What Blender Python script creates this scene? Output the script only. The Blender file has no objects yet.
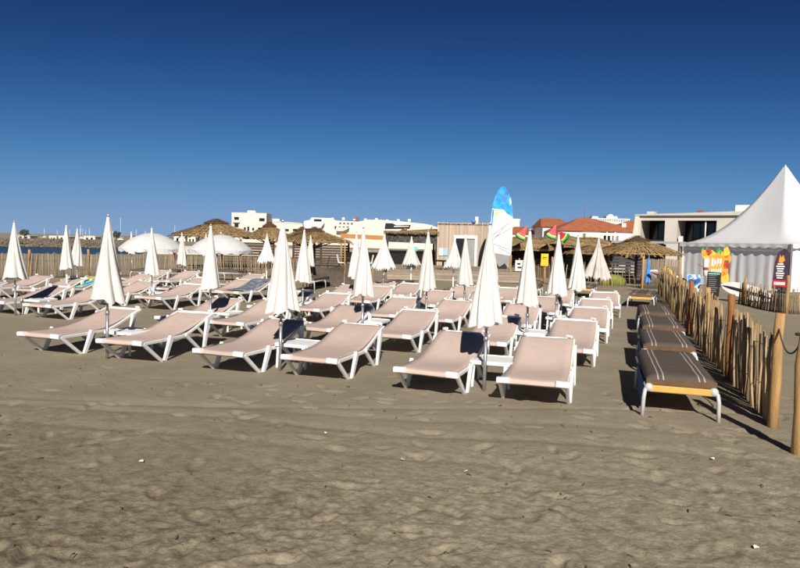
import bpy, math, random
import numpy as np
from mathutils import Vector, Matrix

random.seed(11)
R = math.radians
SC = bpy.context.scene
COL = SC.collection

# ------------------------------------------------------------------ camera
cam_d = bpy.data.cameras.new('camera')
cam = bpy.data.objects.new('camera', cam_d); COL.objects.link(cam)
cam_d.sensor_width = 36.0; cam_d.sensor_fit = 'HORIZONTAL'; cam_d.lens = 29.36
cam_d.clip_start = 0.05; cam_d.clip_end = 9000
_p, _r = R(3.668), R(1.344)
_f = Vector((0, math.cos(_p), -math.sin(_p))); _u0 = Vector((0, math.sin(_p), math.cos(_p))); _r0 = Vector((1, 0, 0))
_rt = _r0*math.cos(_r) + _u0*math.sin(_r); _up = -_r0*math.sin(_r) + _u0*math.cos(_r)
cam.matrix_world = Matrix(((_rt.x, _up.x, -_f.x, 0), (_rt.y, _up.y, -_f.y, 0), (_rt.z, _up.z, -_f.z, 1.694), (0, 0, 0, 1)))
SC.camera = cam

# ------------------------------------------------------------------ sky, sun, exposure
SUN_EL = 32.0
sun_h = Vector((0.03, -1.0)).normalized()
w = bpy.data.worlds.new('World'); SC.world = w; w.use_nodes = True
nt = w.node_tree
sky = nt.nodes.new('ShaderNodeTexSky'); sky.sky_type = 'NISHITA'; sky.sun_disc = False
sky.sun_elevation = R(SUN_EL); sky.sun_rotation = math.atan2(sun_h.x, sun_h.y)
sky.air_density = 0.5; sky.dust_density = 0.0; sky.ozone_density = 3.0; sky.altitude = 0
# one even colour grade of the whole sky: the deep, contrasty blue of the photograph
_sp = nt.nodes.new('ShaderNodeSeparateColor'); _cb = nt.nodes.new('ShaderNodeCombineColor'); nt.links.new(sky.outputs[0], _sp.inputs[0])
def _mth(op, a, b):
    n_ = nt.nodes.new('ShaderNodeMath'); n_.operation = op
    for k_, q_ in enumerate((a, b)):
        if isinstance(q_, float): n_.inputs[k_].default_value = q_
        else: nt.links.new(q_, n_.inputs[k_])
    return n_.outputs[0]
for _i, (_gm, _A, _B) in enumerate(((2.3, .1325, .0465), (2.5, .123, .0294), (2.5, .0826, .01125))):
    _x = _mth('POWER', _sp.outputs[_i], _gm)
    nt.links.new(_mth('DIVIDE', _mth('MULTIPLY', _x, _A), _mth('ADD', _mth('MULTIPLY', _x, _B), 1.0)), _cb.inputs[_i])
nt.links.new(_cb.outputs[0], nt.nodes['Background'].inputs[0])
nt.nodes['Background'].inputs[1].default_value = 0.08
sd = bpy.data.lights.new('sun', 'SUN'); sd.energy = 5.0; sd.angle = R(0.53); sd.color = (1.0, 0.93, 0.83)
so = bpy.data.objects.new('sun', sd); COL.objects.link(so)
_c = math.cos(R(SUN_EL))
so.rotation_euler = Vector((-sun_h.x*_c, -sun_h.y*_c, -math.sin(R(SUN_EL)))).to_track_quat('-Z', 'Y').to_euler()
so.location = (0, -20, 30)
SC.view_settings.view_transform = 'Standard'; SC.view_settings.look = 'None'
SC.view_settings.exposure = 0.25; SC.view_settings.gamma = 1.0

# ------------------------------------------------------------------ materials
def mat(name, col, rough=0.6, col2=None, scale=8.0, bump=0.0, bscale=None, spec=0.3, metal=0.0, obj_rand=0.0, stretch=None, detail=4.0):
    m = bpy.data.materials.new(name); m.use_nodes = True
    n = m.node_tree.nodes; l = m.node_tree.links; b = n['Principled BSDF']
    b.inputs['Roughness'].default_value = rough; b.inputs['Metallic'].default_value = metal
    b.inputs['Specular IOR Level'].default_value = spec
    b.inputs['Base Color'].default_value = (*col, 1)
    tc = n.new('ShaderNodeTexCoord'); vec = tc.outputs['Object']
    if stretch:
        mp = n.new('ShaderNodeMapping'); mp.inputs['Scale'].default_value = stretch
        l.new(vec, mp.inputs[0]); vec = mp.outputs[0]
    out = None
    if col2:
        nz = n.new('ShaderNodeTexNoise'); nz.inputs['Scale'].default_value = scale; nz.inputs['Detail'].default_value = detail
        l.new(vec, nz.inputs['Vector'])
        rp = n.new('ShaderNodeValToRGB'); rp.color_ramp.elements[0].position = .3; rp.color_ramp.elements[1].position = .7
        rp.color_ramp.elements[0].color = (*col, 1); rp.color_ramp.elements[1].color = (*col2, 1)
        l.new(nz.outputs['Fac'], rp.inputs[0]); out = rp.outputs[0]
        l.new(out, b.inputs['Base Color'])
    if obj_rand:
        oi = n.new('ShaderNodeObjectInfo'); hs = n.new('ShaderNodeHueSaturation')
        mr = n.new('ShaderNodeMapRange'); mr.inputs['To Min'].default_value = 1-obj_rand; mr.inputs['To Max'].default_value = 1+obj_rand
        l.new(oi.outputs['Random'], mr.inputs['Value']); l.new(mr.outputs[0], hs.inputs['Value'])
        if out: l.new(out, hs.inputs['Color'])
        else: hs.inputs['Color'].default_value = (*col, 1)
        l.new(hs.outputs[0], b.inputs['Base Color'])
    if bump:
        nb = n.new('ShaderNodeTexNoise'); nb.inputs['Scale'].default_value = bscale or scale*3; nb.inputs['Detail'].default_value = 4
        l.new(vec, nb.inputs['Vector'])
        bp = n.new('ShaderNodeBump'); bp.inputs['Strength'].default_value = bump; bp.inputs['Distance'].default_value = 0.02
        l.new(nb.outputs['Fac'], bp.inputs['Height']); l.new(bp.outputs[0], b.inputs['Normal'])
    return m

M = {}
M['white'] = mat('white_resin', (.86, .86, .85), .45, (.80, .80, .785), 5, obj_rand=.05)
M['sling'] = mat('beige_sling', (.575, .452, .402), .8, (.535, .418, .368), 7, .25, 900, obj_rand=.06)
M['canopy'] = mat('cream_canvas', (.82, .80, .765), .85, (.74, .72, .685), 4, .3, 60, spec=.1, obj_rand=.06)
M['canopy_grey'] = mat('greyed_canvas', (.62, .58, .53), .9, (.48, .45, .42), 5, .3, 60, spec=.1)
M['canopy_white'] = mat('white_canvas', (.80, .80, .82), .8, (.72, .73, .76), 2, spec=.1)
M['pole'] = mat('grey_metal', (.42, .43, .45), .35, (.32, .33, .35), 12, metal=.6)
M['alu'] = mat('pale_aluminium', (.60, .61, .62), .4, (.52, .53, .54), 10, metal=.15)
M['dark_metal'] = mat('dark_metal', (.06, .06, .065), .45)
M['black'] = mat('black_paint', (.018, .018, .02), .5)
M['ochre'] = mat('ochre_fabric', (.66, .41, .12), .7, (.57, .34, .09), 9)
M['yellow'] = mat('yellow_paint', (.85, .56, .03), .5, (.76, .48, .03), 6)
M['blue_fab'] = mat('blue_fabric', (.03, .08, .26), .8, (.02, .06, .20), 9)
M['stake'] = mat('chestnut_stake', (.45, .325, .185), .85, (.27, .185, .10), 5, .5, 40, obj_rand=.45, stretch=(9, 9, 1))
M['stake_grey'] = mat('weathered_stake', (.42, .335, .23), .9, (.28, .22, .15), 5, .5, 40, obj_rand=.4, stretch=(9, 9, 1))
M['post'] = mat('peeled_post', (.50, .31, .13), .75, (.34, .19, .075), 3, .4, 30, obj_rand=.15, stretch=(7, 7, 1))
M['post_red'] = mat('stained_post', (.33, .14, .05), .75, (.22, .09, .03), 3, .4, 30, stretch=(7, 7, 1))
M['wood'] = mat('greyed_wood', (.54, .44, .35), .85, (.40, .32, .25), 4, .4, 30, obj_rand=.22, stretch=(1, 1, 6))
M['wood_deck'] = mat('deck_wood', (.37, .30, .235), .88, (.26, .205, .16), 4, .4, 30, obj_rand=.22, stretch=(1, 6, 6))
M['wood_dark'] = mat('dark_wood', (.10, .07, .045), .85, (.06, .04, .03), 4)
M['thatch'] = mat('straw_thatch', (.38, .26, .13), .95, (.23, .15, .07), 6, .6, 40, obj_rand=.1)
M['thatch_dark'] = mat('dark_thatch', (.11, .065, .035), .95, (.07, .045, .025), 9, .6, 40)
M['rope'] = mat('grey_rope', (.09, .075, .055), .9)
M['cream_wall'] = mat('cream_render', (.76, .695, .58), .9, (.69, .63, .52), .4)
M['white_wall'] = mat('white_render', (.78, .76, .72), .9, (.70, .68, .64), .4)
M['concrete'] = mat('pale_concrete', (.58, .55, .49), .9, (.50, .47, .42), .6, .2, 8)
M['tile_roof'] = mat('terracotta', (.41, .14, .07), .85, (.29, .095, .05), 1.6, .8, 5)
M['glass'] = mat('dark_glass', (.015, .018, .022), .12, spec=.6)
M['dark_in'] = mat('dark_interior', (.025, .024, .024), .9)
M['tent'] = mat('tent_pvc', (.80, .81, .83), .5, (.75, .76, .785), 1.2)
M['curtain'] = mat('tent_curtain', (.91, .92, .95), .6, (.86, .87, .91), 1.5)
M['red'] = mat('red_vinyl', (.62, .025, .05), .45, (.5, .02, .04), 6)
M['green'] = mat('green_vinyl', (.05, .38, .09), .45)
M['lime'] = mat('lime_vinyl', (.62, .68, .10), .5)
M['orange'] = mat('orange_print', (.82, .30, .04), .6, (.85, .40, .06), 5)
M['yellow_p'] = mat('yellow_print', (.88, .60, .06), .6, (.85, .46, .05), 6)
M['turq'] = mat('turquoise_print', (.16, .56, .52), .6)
M['blue_p'] = mat('blue_print', (.04, .18, .55), .55, (.10, .32, .70), 7)
M['lightblue'] = mat('light_blue_print', (.30, .52, .80), .6)
M['ink'] = mat('white_ink', (.82, .80, .76), .7)
M['paper'] = mat('cream_paper', (.80, .74, .62), .7)
M['rust'] = mat('rusty_red', (.28, .07, .05), .7)
M['screen'] = mat('brown_mesh', (.11, .088, .068), .9, (.075, .06, .046), 6)
M['grey_wall'] = mat('grey_panel', (.33, .32, .31), .85, (.26, .25, .24), 3)
M['reed'] = mat('reed_screen', (.36, .29, .22), .9, (.23, .18, .135), 3, .5, 30, stretch=(14, 14, .6))
M['leaf'] = mat('dark_leaf', (.035, .055, .025), .8, (.055, .075, .03), 3, obj_rand=.2)
M['bark'] = mat('bark', (.10, .075, .05), .9)
M['towel_grey'] = mat('grey_towel', (.26, .30, .36), .9, (.05, .06, .08), 9, .4, 40)
M['shell'] = mat('shell', (.78, .72, .62), .6)

def translucent(m, fac):
    n = m.node_tree.nodes; l = m.node_tree.links; b = n['Principled BSDF']; out = n['Material Output']
    tr = n.new('ShaderNodeBsdfTranslucent'); mx = n.new('ShaderNodeMixShader'); mx.inputs[0].default_value = fac
    src = b.inputs['Base Color'].links[0].from_socket; l.new(src, tr.inputs['Color'])
    l.new(b.outputs[0], mx.inputs[1]); l.new(tr.outputs[0], mx.inputs[2]); l.new(mx.outputs[0], out.inputs['Surface'])
translucent(M['tent'], .14); translucent(M['curtain'], .22); translucent(M['canopy'], .15); translucent(M['canopy_white'], .25)

def striped(name, base, stripe, xs, wd, extra=None):
    m = bpy.data.materials.new(name); m.use_nodes = True
    n = m.node_tree.nodes; l = m.node_tree.links; b = n['Principled BSDF']
    b.inputs['Roughness'].default_value = .9; b.inputs['Specular IOR Level'].default_value = .15
    tc = n.new('ShaderNodeTexCoord'); sp = n.new('ShaderNodeSeparateXYZ'); l.new(tc.outputs['Object'], sp.inputs[0])
    acc = None
    for x in xs:
        c = n.new('ShaderNodeMath'); c.operation = 'COMPARE'; c.inputs[1].default_value = x; c.inputs[2].default_value = wd
        l.new(sp.outputs['X'], c.inputs[0])
        if acc is None: acc = c.outputs[0]
        else:
            a = n.new('ShaderNodeMath'); a.operation = 'MAXIMUM'; l.new(acc, a.inputs[0]); l.new(c.outputs[0], a.inputs[1]); acc = a.outputs[0]
    nz = n.new('ShaderNodeTexNoise'); nz.inputs['Scale'].default_value = 9; l.new(tc.outputs['Object'], nz.inputs['Vector'])
    mx0 = n.new('ShaderNodeMix'); mx0.data_type = 'RGBA'
    mx0.inputs['A'].default_value = (*base, 1); mx0.inputs['B'].default_value = (*[c*.72 for c in base], 1); l.new(nz.outputs['Fac'], mx0.inputs['Factor'])
    mx = n.new('ShaderNodeMix'); mx.data_type = 'RGBA'; l.new(acc, mx.inputs['Factor']); l.new(mx0.outputs['Result'], mx.inputs['A'])
    mx.inputs['B'].default_value = (*stripe, 1); l.new(mx.outputs['Result'], b.inputs['Base Color'])
    bp = n.new('ShaderNodeBump'); bp.inputs['Strength'].default_value = .3; bp.inputs['Distance'].default_value = .01
    nb = n.new('ShaderNodeTexNoise'); nb.inputs['Scale'].default_value = 30; l.new(tc.outputs['Object'], nb.inputs['Vector'])
    l.new(nb.outputs['Fac'], bp.inputs['Height']); l.new(bp.outputs[0], b.inputs['Normal'])
    return m
M['cushion'] = striped('striped_cushion', (.118, .096, .080), (.40, .365, .33), (-.215, -.165, .165, .215), .006)
M['cushion_end'] = mat('brown_cushion_end', (.19, .115, .065), .9, (.14, .085, .05), 12, .3, 40)

def sand_material():
    m = bpy.data.materials.new('beach_sand'); m.use_nodes = True
    n = m.node_tree.nodes; l = m.node_tree.links; b = n['Principled BSDF']
    b.inputs['Roughness'].default_value = .92; b.inputs['Specular IOR Level'].default_value = .15
    tc = n.new('ShaderNodeTexCoord')
    def noise(s, d, rough=.55, st=None):
        z = n.new('ShaderNodeTexNoise'); z.inputs['Scale'].default_value = s; z.inputs['Detail'].default_value = d; z.inputs['Roughness'].default_value = rough
        if st:
            mp = n.new('ShaderNodeMapping'); mp.inputs['Scale'].default_value = st; l.new(tc.outputs['Object'], mp.inputs[0]); l.new(mp.outputs[0], z.inputs['Vector'])
        else: l.new(tc.outputs['Object'], z.inputs['Vector'])
        return z.outputs['Fac']
    def ramp(f, p0, c0, p1, c1):
        r = n.new('ShaderNodeValToRGB'); e = r.color_ramp.elements
        e[0].position = p0; e[1].position = p1; e[0].color = (*c0, 1); e[1].color = (*c1, 1); l.new(f, r.inputs[0]); return r.outputs[0]
    def mix(f, a, bb, mode='MIX'):
        x = n.new('ShaderNodeMix'); x.data_type = 'RGBA'; x.blend_type = mode
        if isinstance(f, float): x.inputs['Factor'].default_value = f
        else: l.new(f, x.inputs['Factor'])
        l.new(a, x.inputs['A']); l.new(bb, x.inputs['B']); return x.outputs['Result']
    dry = ramp(noise(1.1, 6, .6), .32, (.272, .234, .169), .68, (.335, .291, .216))
    clod = noise(8.5, 10, .74)
    loose = ramp(clod, .35, (.205, .173, .120), .60, (.392, .342, .252))
    wet = ramp(clod, .37, (.105, .084, .050), .62, (.288, .243, .170))
    sx = n.new('ShaderNodeSeparateXYZ'); l.new(tc.outputs['Object'], sx.inputs[0])
    wa = n.new('ShaderNodeMath'); wa.operation = 'MULTIPLY_ADD'; wa.inputs[1].default_value = 4.5; l.new(noise(.55, 4, .6), wa.inputs[0]); l.new(sx.outputs['X'], wa.inputs[2])
    wr = n.new('ShaderNodeMapRange'); wr.inputs['From Min'].default_value = 2.3; wr.inputs['From Max'].default_value = -.4; l.new(wa.outputs[0], wr.inputs['Value'])
    damp = mix(wr.outputs[0], loose, wet)
    # damp, churned strip near the sea side of the beach, ragged edge
    sp = n.new('ShaderNodeSeparateXYZ'); l.new(tc.outputs['Object'], sp.inputs[0])
    mr = n.new('ShaderNodeMapRange'); mr.inputs['From Min'].default_value = 6.4; mr.inputs['From Max'].default_value = 4.2
    ad = n.new('ShaderNodeMath'); ad.operation = 'MULTIPLY_ADD'; ad.inputs[1].default_value = 3.2
    l.new(noise(.75, 5, .6), ad.inputs[0]); l.new(sp.outputs['Y'], ad.inputs[2])
    sb = n.new('ShaderNodeMath'); sb.operation = 'SUBTRACT'; sb.inputs[1].default_value = 1.6; l.new(ad.outputs[0], sb.inputs[0])
    l.new(sb.outputs[0], mr.inputs['Value'])
    c = mix(mr.outputs[0], dry, damp)
    sp2 = ramp(noise(46, 5, .7), .28, (.50, .47, .43), .46, (1, 1, 1))
    c = mix(.75, c, sp2, 'MULTIPLY')
    l.new(c, b.inputs['Base Color'])
    b1 = n.new('ShaderNodeBump'); b1.inputs['Strength'].default_value = .75; b1.inputs['Distance'].default_value = .02; l.new(noise(30, 9, .72), b1.inputs['Height'])
    b2 = n.new('ShaderNodeBump'); b2.inputs['Strength'].default_value = .4; b2.inputs['Distance'].default_value = .006; l.new(noise(110, 3), b2.inputs['Height'])
    l.new(b1.outputs[0], b2.inputs['Normal']); l.new(b2.outputs[0], b.inputs['Normal'])
    return m
M['sand'] = sand_material()

# ------------------------------------------------------------------ mesh helpers
class MB:
    def __init__(s): s.v = []; s.f = []; s.m = []; s.sm = []
    def add(s, vs, fs, mi=0, smooth=False):
        o = len(s.v); s.v += [tuple(v) for v in vs]
        for f in fs: s.f.append(tuple(i+o for i in f)); s.m.append(mi); s.sm.append(smooth)
        return s
    def box(s, x0, x1, y0, y1, z0, z1, mi=0):
        vs = [(x0, y0, z0), (x1, y0, z0), (x1, y1, z0), (x0, y1, z0), (x0, y0, z1), (x1, y0, z1), (x1, y1, z1), (x0, y1, z1)]
        return s.add(vs, [(3, 2, 1, 0), (4, 5, 6, 7), (0, 1, 5, 4), (1, 2, 6, 5), (2, 3, 7, 6), (3, 0, 4, 7)], mi)
    def bar(s, a, b, wx, wz, side=(1, 0, 0), mi=0, tw=None):
        """box from a to b, wx wide along 'side', wz thick across; slightly chamfered outline"""
        a = Vector(a); b = Vector(b); d = (b-a).normalized(); sd = Vector(side); sd = (sd-d*sd.dot(d)).normalized(); up = d.cross(sd)
        vs = []
        for p, k in ((a, 1.0), (b, tw or 1.0)):
            hx, hz = wx/2*k, wz/2*k; c = min(hx, hz)*.35
            for (i, j) in ((-hx, -hz+c), (-hx+c, -hz), (hx-c, -hz), (hx, -hz+c), (hx, hz-c), (hx-c, hz), (-hx+c, hz), (-hx, hz-c)):
                vs.append(p+sd*i+up*j)
        fs = [tuple(range(7, -1, -1)), tuple(range(8, 16))]+[(i, (i+1) % 8, 8+(i+1) % 8, 8+i) for i in range(8)]
        return s.add(vs, fs, mi)
    def tube(s, pts, r, n=8, mi=0, smooth=True, cap=True):
        pts = [Vector(p) for p in pts]; rs = r if isinstance(r, (list, tuple)) else [r]*len(pts)
        vs = []; ref = Vector((0.13, .21, 1)) if abs((pts[-1]-pts[0]).normalized().z) < .9 else Vector((1, .1, 0))
        for i, p in enumerate(pts):
            d = (pts[min(i+1, len(pts)-1)]-pts[max(i-1, 0)]).normalized(); a = d.cross(ref).normalized(); b = d.cross(a)
            for k in range(n):
                t = 2*math.pi*k/n; vs.append(p+(a*math.cos(t)+b*math.sin(t))*rs[i])
        fs = []
        for i in range(len(pts)-1):
            for k in range(n): fs.append((i*n+k, (i+1)*n+k, (i+1)*n+(k+1) % n, i*n+(k+1) % n))
        s.add(vs, fs, mi, smooth)
        if cap:
            o = len(s.v)-len(vs)
            s.f.append(tuple(o+k for k in range(n))); s.m.append(mi); s.sm.append(False)
            s.f.append(tuple(o+(len(pts)-1)*n+k for k in range(n-1, -1, -1))); s.m.append(mi); s.sm.append(False)
        return s
    def lathe(s, prof, n=24, mi=0, smooth=True, cx=0, cy=0):
        vs = []; fs = []
        for r, z in prof:
            for k in range(n):
                t = 2*math.pi*k/n; vs.append((cx+r*math.cos(t), cy+r*math.sin(t), z))
        for i in range(len(prof)-1):
            for k in range(n): fs.append((i*n+k, i*n+(k+1) % n, (i+1)*n+(k+1) % n, (i+1)*n+k))
        return s.add(vs, fs, mi, smooth)
    def prism(s, outline, y0, y1, mi=0):
        """outline of (x, z), extruded along y"""
        n = len(outline); vs = [(x, y0, z) for x, z in outline]+[(x, y1, z) for x, z in outline]
        fs = [tuple(range(n)), tuple(range(2*n-1, n-1, -1))]+[((i+1) % n, i, n+i, n+(i+1) % n) for i in range(n)]
        return s.add(vs, fs, mi)
    def ball(s, c, rx, ry, rz, mi=0, n=12, m=8):
        vs = []; fs = []
        for i in range(m+1):
            a = math.pi*i/m
            for k in range(n):
                t = 2*math.pi*k/n; vs.append((c[0]+rx*math.sin(a)*math.cos(t), c[1]+ry*math.sin(a)*math.sin(t), c[2]+rz*math.cos(a)))
        for i in range(m):
            for k in range(n): fs.append((i*n+k, (i+1)*n+k, (i+1)*n+(k+1) % n, i*n+(k+1) % n))
        return s.add(vs, fs, mi, True)
    def mesh(s, name, *mats):
        me = bpy.data.meshes.new(name); me.from_pydata(s.v, [], s.f)
        for mm in mats: me.materials.append(M[mm] if isinstance(mm, str) else mm)
        me.polygons.foreach_set('material_index', s.m); me.polygons.foreach_set('use_smooth', s.sm)
        me.update(); return me

def tag(o, label, cat, group=None):
    o['label'] = label; o['category'] = cat
    if group: o['group'] = group
    return o
def thing(name, label, cat, loc=(0, 0, 0), rz=0.0, group=None, rot=None):
    o = bpy.data.objects.new(name, None); COL.objects.link(o); o.empty_display_size = .2
    o.location = loc; o.rotation_euler = rot or (0, 0, rz)
    return tag(o, label, cat, group)
def part(name, me, parent, loc=(0, 0, 0), rot=(0, 0, 0), scale=None):
    o = bpy.data.objects.new(name, me); COL.objects.link(o); o.parent = parent; o.location = loc; o.rotation_euler = rot
    if scale: o.scale = scale
    return o
def solo(name, me, label, cat, loc=(0, 0, 0), rz=0.0, group=None):
    o = bpy.data.objects.new(name, me); COL.objects.link(o); o.location = loc; o.rotation_euler = (0, 0, rz)
    return tag(o, label, cat, group)
def struct(name, me):
    o = bpy.data.objects.new(name, me); COL.objects.link(o); o['kind'] = 'structure'; return o

# ------------------------------------------------------------------ ground
def vnoise(x, y, seed):
    xi = np.floor(x).astype(np.int64); yi = np.floor(y).astype(np.int64); fx = x-xi; fy = y-yi
    fx = fx*fx*(3-2*fx); fy = fy*fy*(3-2*fy)
    def h(a, b):
        k = (a*374761393+b*668265263+seed*144269) & 0xffffffff
        k = ((k ^ (k >> 13))*1274126177) & 0xffffffff
        return ((k ^ (k >> 16)) & 0xffff)/65535.0
    return (h(xi, yi)*(1-fx)+h(xi+1, yi)*fx)*(1-fy)+(h(xi, yi+1)*(1-fx)+h(xi+1, yi+1)*fx)*fy - .5
def sst(a, b, x):
    t = np.clip((x-a)/(b-a), 0, 1); return t*t*(3-2*t)
def make_ground():
    rr = [0.0, .6, 1.2, 1.8, 2.3]
    while rr[-1] < 13: rr.append(rr[-1]*1.0046)
    while rr[-1] < 60: rr.append(rr[-1]*1.022)
    while rr[-1] < 400: rr.append(rr[-1]*1.035)
    while rr[-1] < 7000: rr.append(rr[-1]*1.3)
    th = list(np.arange(-38, 38.01, .18)); th = sorted(th+list(np.arange(-40, -181, -5.))+list(np.arange(40, 176, 5.)))
    rr = np.array(rr); th = np.radians(np.array(th)); nr, na = len(rr), len(th)
    Rg, Tg = np.meshgrid(rr, th, indexing='ij'); X = Rg*np.sin(Tg); Y = Rg*np.cos(Tg)
    near = 1-sst(14, 40, Rg)
    churn = .12+.88*(1-sst(4.0, 6.4, Y+1.8*vnoise(X*.6, Y*.6, 5)+.12*X))*sst(-.45, .1, vnoise(X*.8, Y*.8, 15)+.1)
    z = .05*vnoise(X*.35, Y*.35, 1)*sst(3, 8, Rg)
    z = z+near*(.010*vnoise(X*.9, Y*.9, 2)+.004*vnoise(X*4, Y*4, 3)+.004*vnoise(X*11, Y*11, 4))
    z = z+churn*(0.006*vnoise(X*1.7, Y*1.7, 6)+.003*(.25-np.abs(vnoise(X*5.3, Y*5.3, 7)))+.008*(.25-np.abs(vnoise(X*12+Y, Y*12-X, 8)))+.012*(.25-np.abs(vnoise(X*21+Y*3, Y*21-X*3, 9)))+.010*vnoise(X*33, Y*33, 10))
    # faint rake / wheel lines crossing the beach
    for (y0, sl, wd, dp) in ((6.25, -.10, .10, .012), (5.75, -.16, .08, .014), (5.05, -.22, .09, .012), (6.6, .04, .06, .010)):
        d = Y-(y0+sl*X)+.25*vnoise(X*.6, X*0+y0, 12); z = z-dp*np.exp(-(d/wd)**2)*near
    # footprints
    rng = np.random.RandomState(4)
    m = (Rg > 2.2) & (Rg < 13.5) & (np.abs(Tg) < R(40))
    xs, ys, zs = X[m], Y[m], z[m]
    for k in range(360):
        py = rng.uniform(2.8, 7.5) if k < 240 else rng.uniform(6.5, 13)
        px = rng.uniform(-.7, .7)*py*1.05; a = rng.uniform(0, 3.14); s = rng.uniform(.75, 1.25)
        dx, dy = xs-px, ys-py; sel = (np.abs(dx) < .4) & (np.abs(dy) < .4)
        if not sel.any(): continue
        u = dx[sel]*math.cos(a)+dy[sel]*math.sin(a); v = -dx[sel]*math.sin(a)+dy[sel]*math.cos(a)
        q = (u/(.10*s))**2+(v/(.042*s))**2
        dep = (.018 if k < 240 else .010)*rng.uniform(.5, 1.2)
        zs[sel] += -dep*np.exp(-q**1.5)+dep*.26*np.exp(-((np.sqrt(q)-1.5)/.35)**2)
    z[m] = zs
    # the channel on the left and the shore beyond it
    q = -X-.36*Y; chan = sst(-2, 10, q)*sst(62, 100, Rg)
    z = z-2.9*chan*(1-sst(172, 192, Rg+6*vnoise(X*.05, Y*.05, 21)))
    far = sst(176, 205, Rg)*sst(-30, 10, q); z = z+far*(.35+.5*vnoise(X*.06, Y*.06, 22)+.3*vnoise(X*.2, Y*.2, 23))*(1-sst(300, 800, Rg))
    vs = np.stack([X, Y, z], -1).reshape(-1, 3)
    idx = np.arange(nr*na).reshape(nr, na); a = idx[:-1, :]; b = idx[1:, :]
    a2 = np.roll(a, -1, 1); b2 = np.roll(b, -1, 1)
    fs = np.stack([a, a2, b2, b], -1).reshape(-1, 4)
    me = bpy.data.meshes.new('ground'); me.vertices.add(len(vs)); me.vertices.foreach_set('co', vs.astype(np.float32).ravel())
    me.loops.add(fs.size); me.loops.foreach_set('vertex_index', fs[:, ::-1].astype(np.int32).ravel())
    me.polygons.add(len(fs)); me.polygons.foreach_set('loop_start', np.arange(0, fs.size, 4, dtype=np.int32))
    me.polygons.foreach_set('use_smooth', np.ones(len(fs), dtype=bool)); me.update(calc_edges=True); me.validate()
    me.materials.append(M['sand']); return struct('sand_ground', me)
make_ground()

wm = bpy.data.materials.new('sea_water'); wm.use_nodes = True
_b = wm.node_tree.nodes['Principled BSDF']; _b.inputs['Base Color'].default_value = (.025, .05, .075, 1); _b.inputs['Roughness'].default_value = .3
_t = wm.node_tree.nodes.new('ShaderNodeTexCoord'); _n = wm.node_tree.nodes.new('ShaderNodeTexNoise'); _n.inputs['Scale'].default_value = 1.4; _n.inputs['Detail'].default_value = 5
_bp = wm.node_tree.nodes.new('ShaderNodeBump'); _bp.inputs['Strength'].default_value = .8; _bp.inputs['Distance'].default_value = .25
wm.node_tree.links.new(_t.outputs['Object'], _n.inputs['Vector']); wm.node_tree.links.new(_n.outputs['Fac'], _bp.inputs['Height']); wm.node_tree.links.new(_bp.outputs[0], _b.inputs['Normal'])
M['water'] = wm
struct('sea_water', MB().add([(-300, 10, -1.5), (-20, 45, -1.5), (-50, 260, -1.5), (-330, 260, -1.5)], [(0, 1, 2, 3)]).mesh('sea_water', 'water'))

# ------------------------------------------------------------------ sun loungers
A0 = R(21.67)
def uv(u, v): return (u*math.cos(A0)+v*math.sin(A0), -u*math.sin(A0)+v*math.cos(A0))
ORD = ['front', 'second', 'third', 'fourth', 'back']

PROF_SEAT = [(-.012, .258), (-.022, .282), (-.008, .304), (.06, .310), (.25, .303), (.45, .299), (.62, .300), (.75, .306), (.86, .318)]
PROF_BACK = [(.861, .3182), (.94, .331), (1.04, .352), (1.15, .382), (1.3, .427), (1.46, .474), (1.6, .510), (1.68, .522), (1.70, .505)]
def sling_mesh(name, prof, hw0, hw1, sag):
    mb = MB(); nx = 8; rows = []
    vs = []
    for layer in (0, 1):
        for i, (y, z) in enumerate(prof):
            t = i/(len(prof)-1); hw = hw0+(hw1-hw0)*t
            for k in range(nx+1):
                s = -1+2*k/nx
                vs.append((s*hw, y, z-sag*(1-s*s)*math.sin(math.pi*t)*(.7+.5*math.sin(6*y+sag*400))+.0015*math.sin(23*y+5*s+sag*900)-.012*layer))
    n = nx+1; L = len(prof)*n; fs = []; rim = []
    for i in range(len(prof)-1):
        for k in range(nx):
            a = i*n+k; fs.append((a, a+1, a+n+1, a+n)); fs.append((L+a+n, L+a+n+1, L+a+1, L+a))
    for i in range(len(prof)-1):
        a = i*n; rim.append((a, a+n, L+a+n, L+a)); a = i*n+nx; rim.append((a+n, a, L+a, L+a+n))
    for k in range(nx):
        rim.append((k+1, k, L+k, L+k+1)); a = (len(prof)-1)*n+k; rim.append((a, a+1, L+a+1, L+a))
    mb.add(vs, fs, 0, True)
    for f_ in rim: mb.f.append(f_); mb.m.append(0); mb.sm.append(False)
    return mb.mesh(name, 'sling')
def rail(mb, pts, x, w_, h_):
    for a, b in zip(pts[:-1], pts[1:]): mb.bar((x, a[0], a[1]), (x, b[0], b[1]), w_, h_)
LM = {}
LM['sling'] = [sling_mesh('sling', PROF_SEAT+[(y, z+dz*max(0, (y-.9)/.8)) for y, z in PROF_BACK[1:]], .343, .326, sg) for dz, sg in ((-.018, .012), (0, .018), (.012, .010), (.004, .024))]
mb = MB()
for s in (-1, 1):
    rail(mb, [(0.02, .272), (.45, .266), (.95, .264)], s*.338, .036, .045)
    mb.bar((s*.366, .0, .283), (s*.235, -.014, .290), .066, .062, (0, 1, 0))
mb.bar((-.30, .04, .27), (.30, .04, .27), .04, .03, (0, 1, 0)); mb.bar((-.33, .93, .265), (.33, .93, .265), .04, .03, (0, 1, 0))
LM['seat_frame'] = mb.mesh('seat_frame', 'white')
mb = MB()
for s in (-1, 1):
    rail(mb, [(.93, .268), (1.05, .292), (1.2, .340), (1.4, .418), (1.6, .482), (1.69, .500)], s*.328, .036, .042)
mb.bar((-.31, 1.69, .512), (.31, 1.69, .512), .035, .035, (0, 1, 0))
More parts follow.
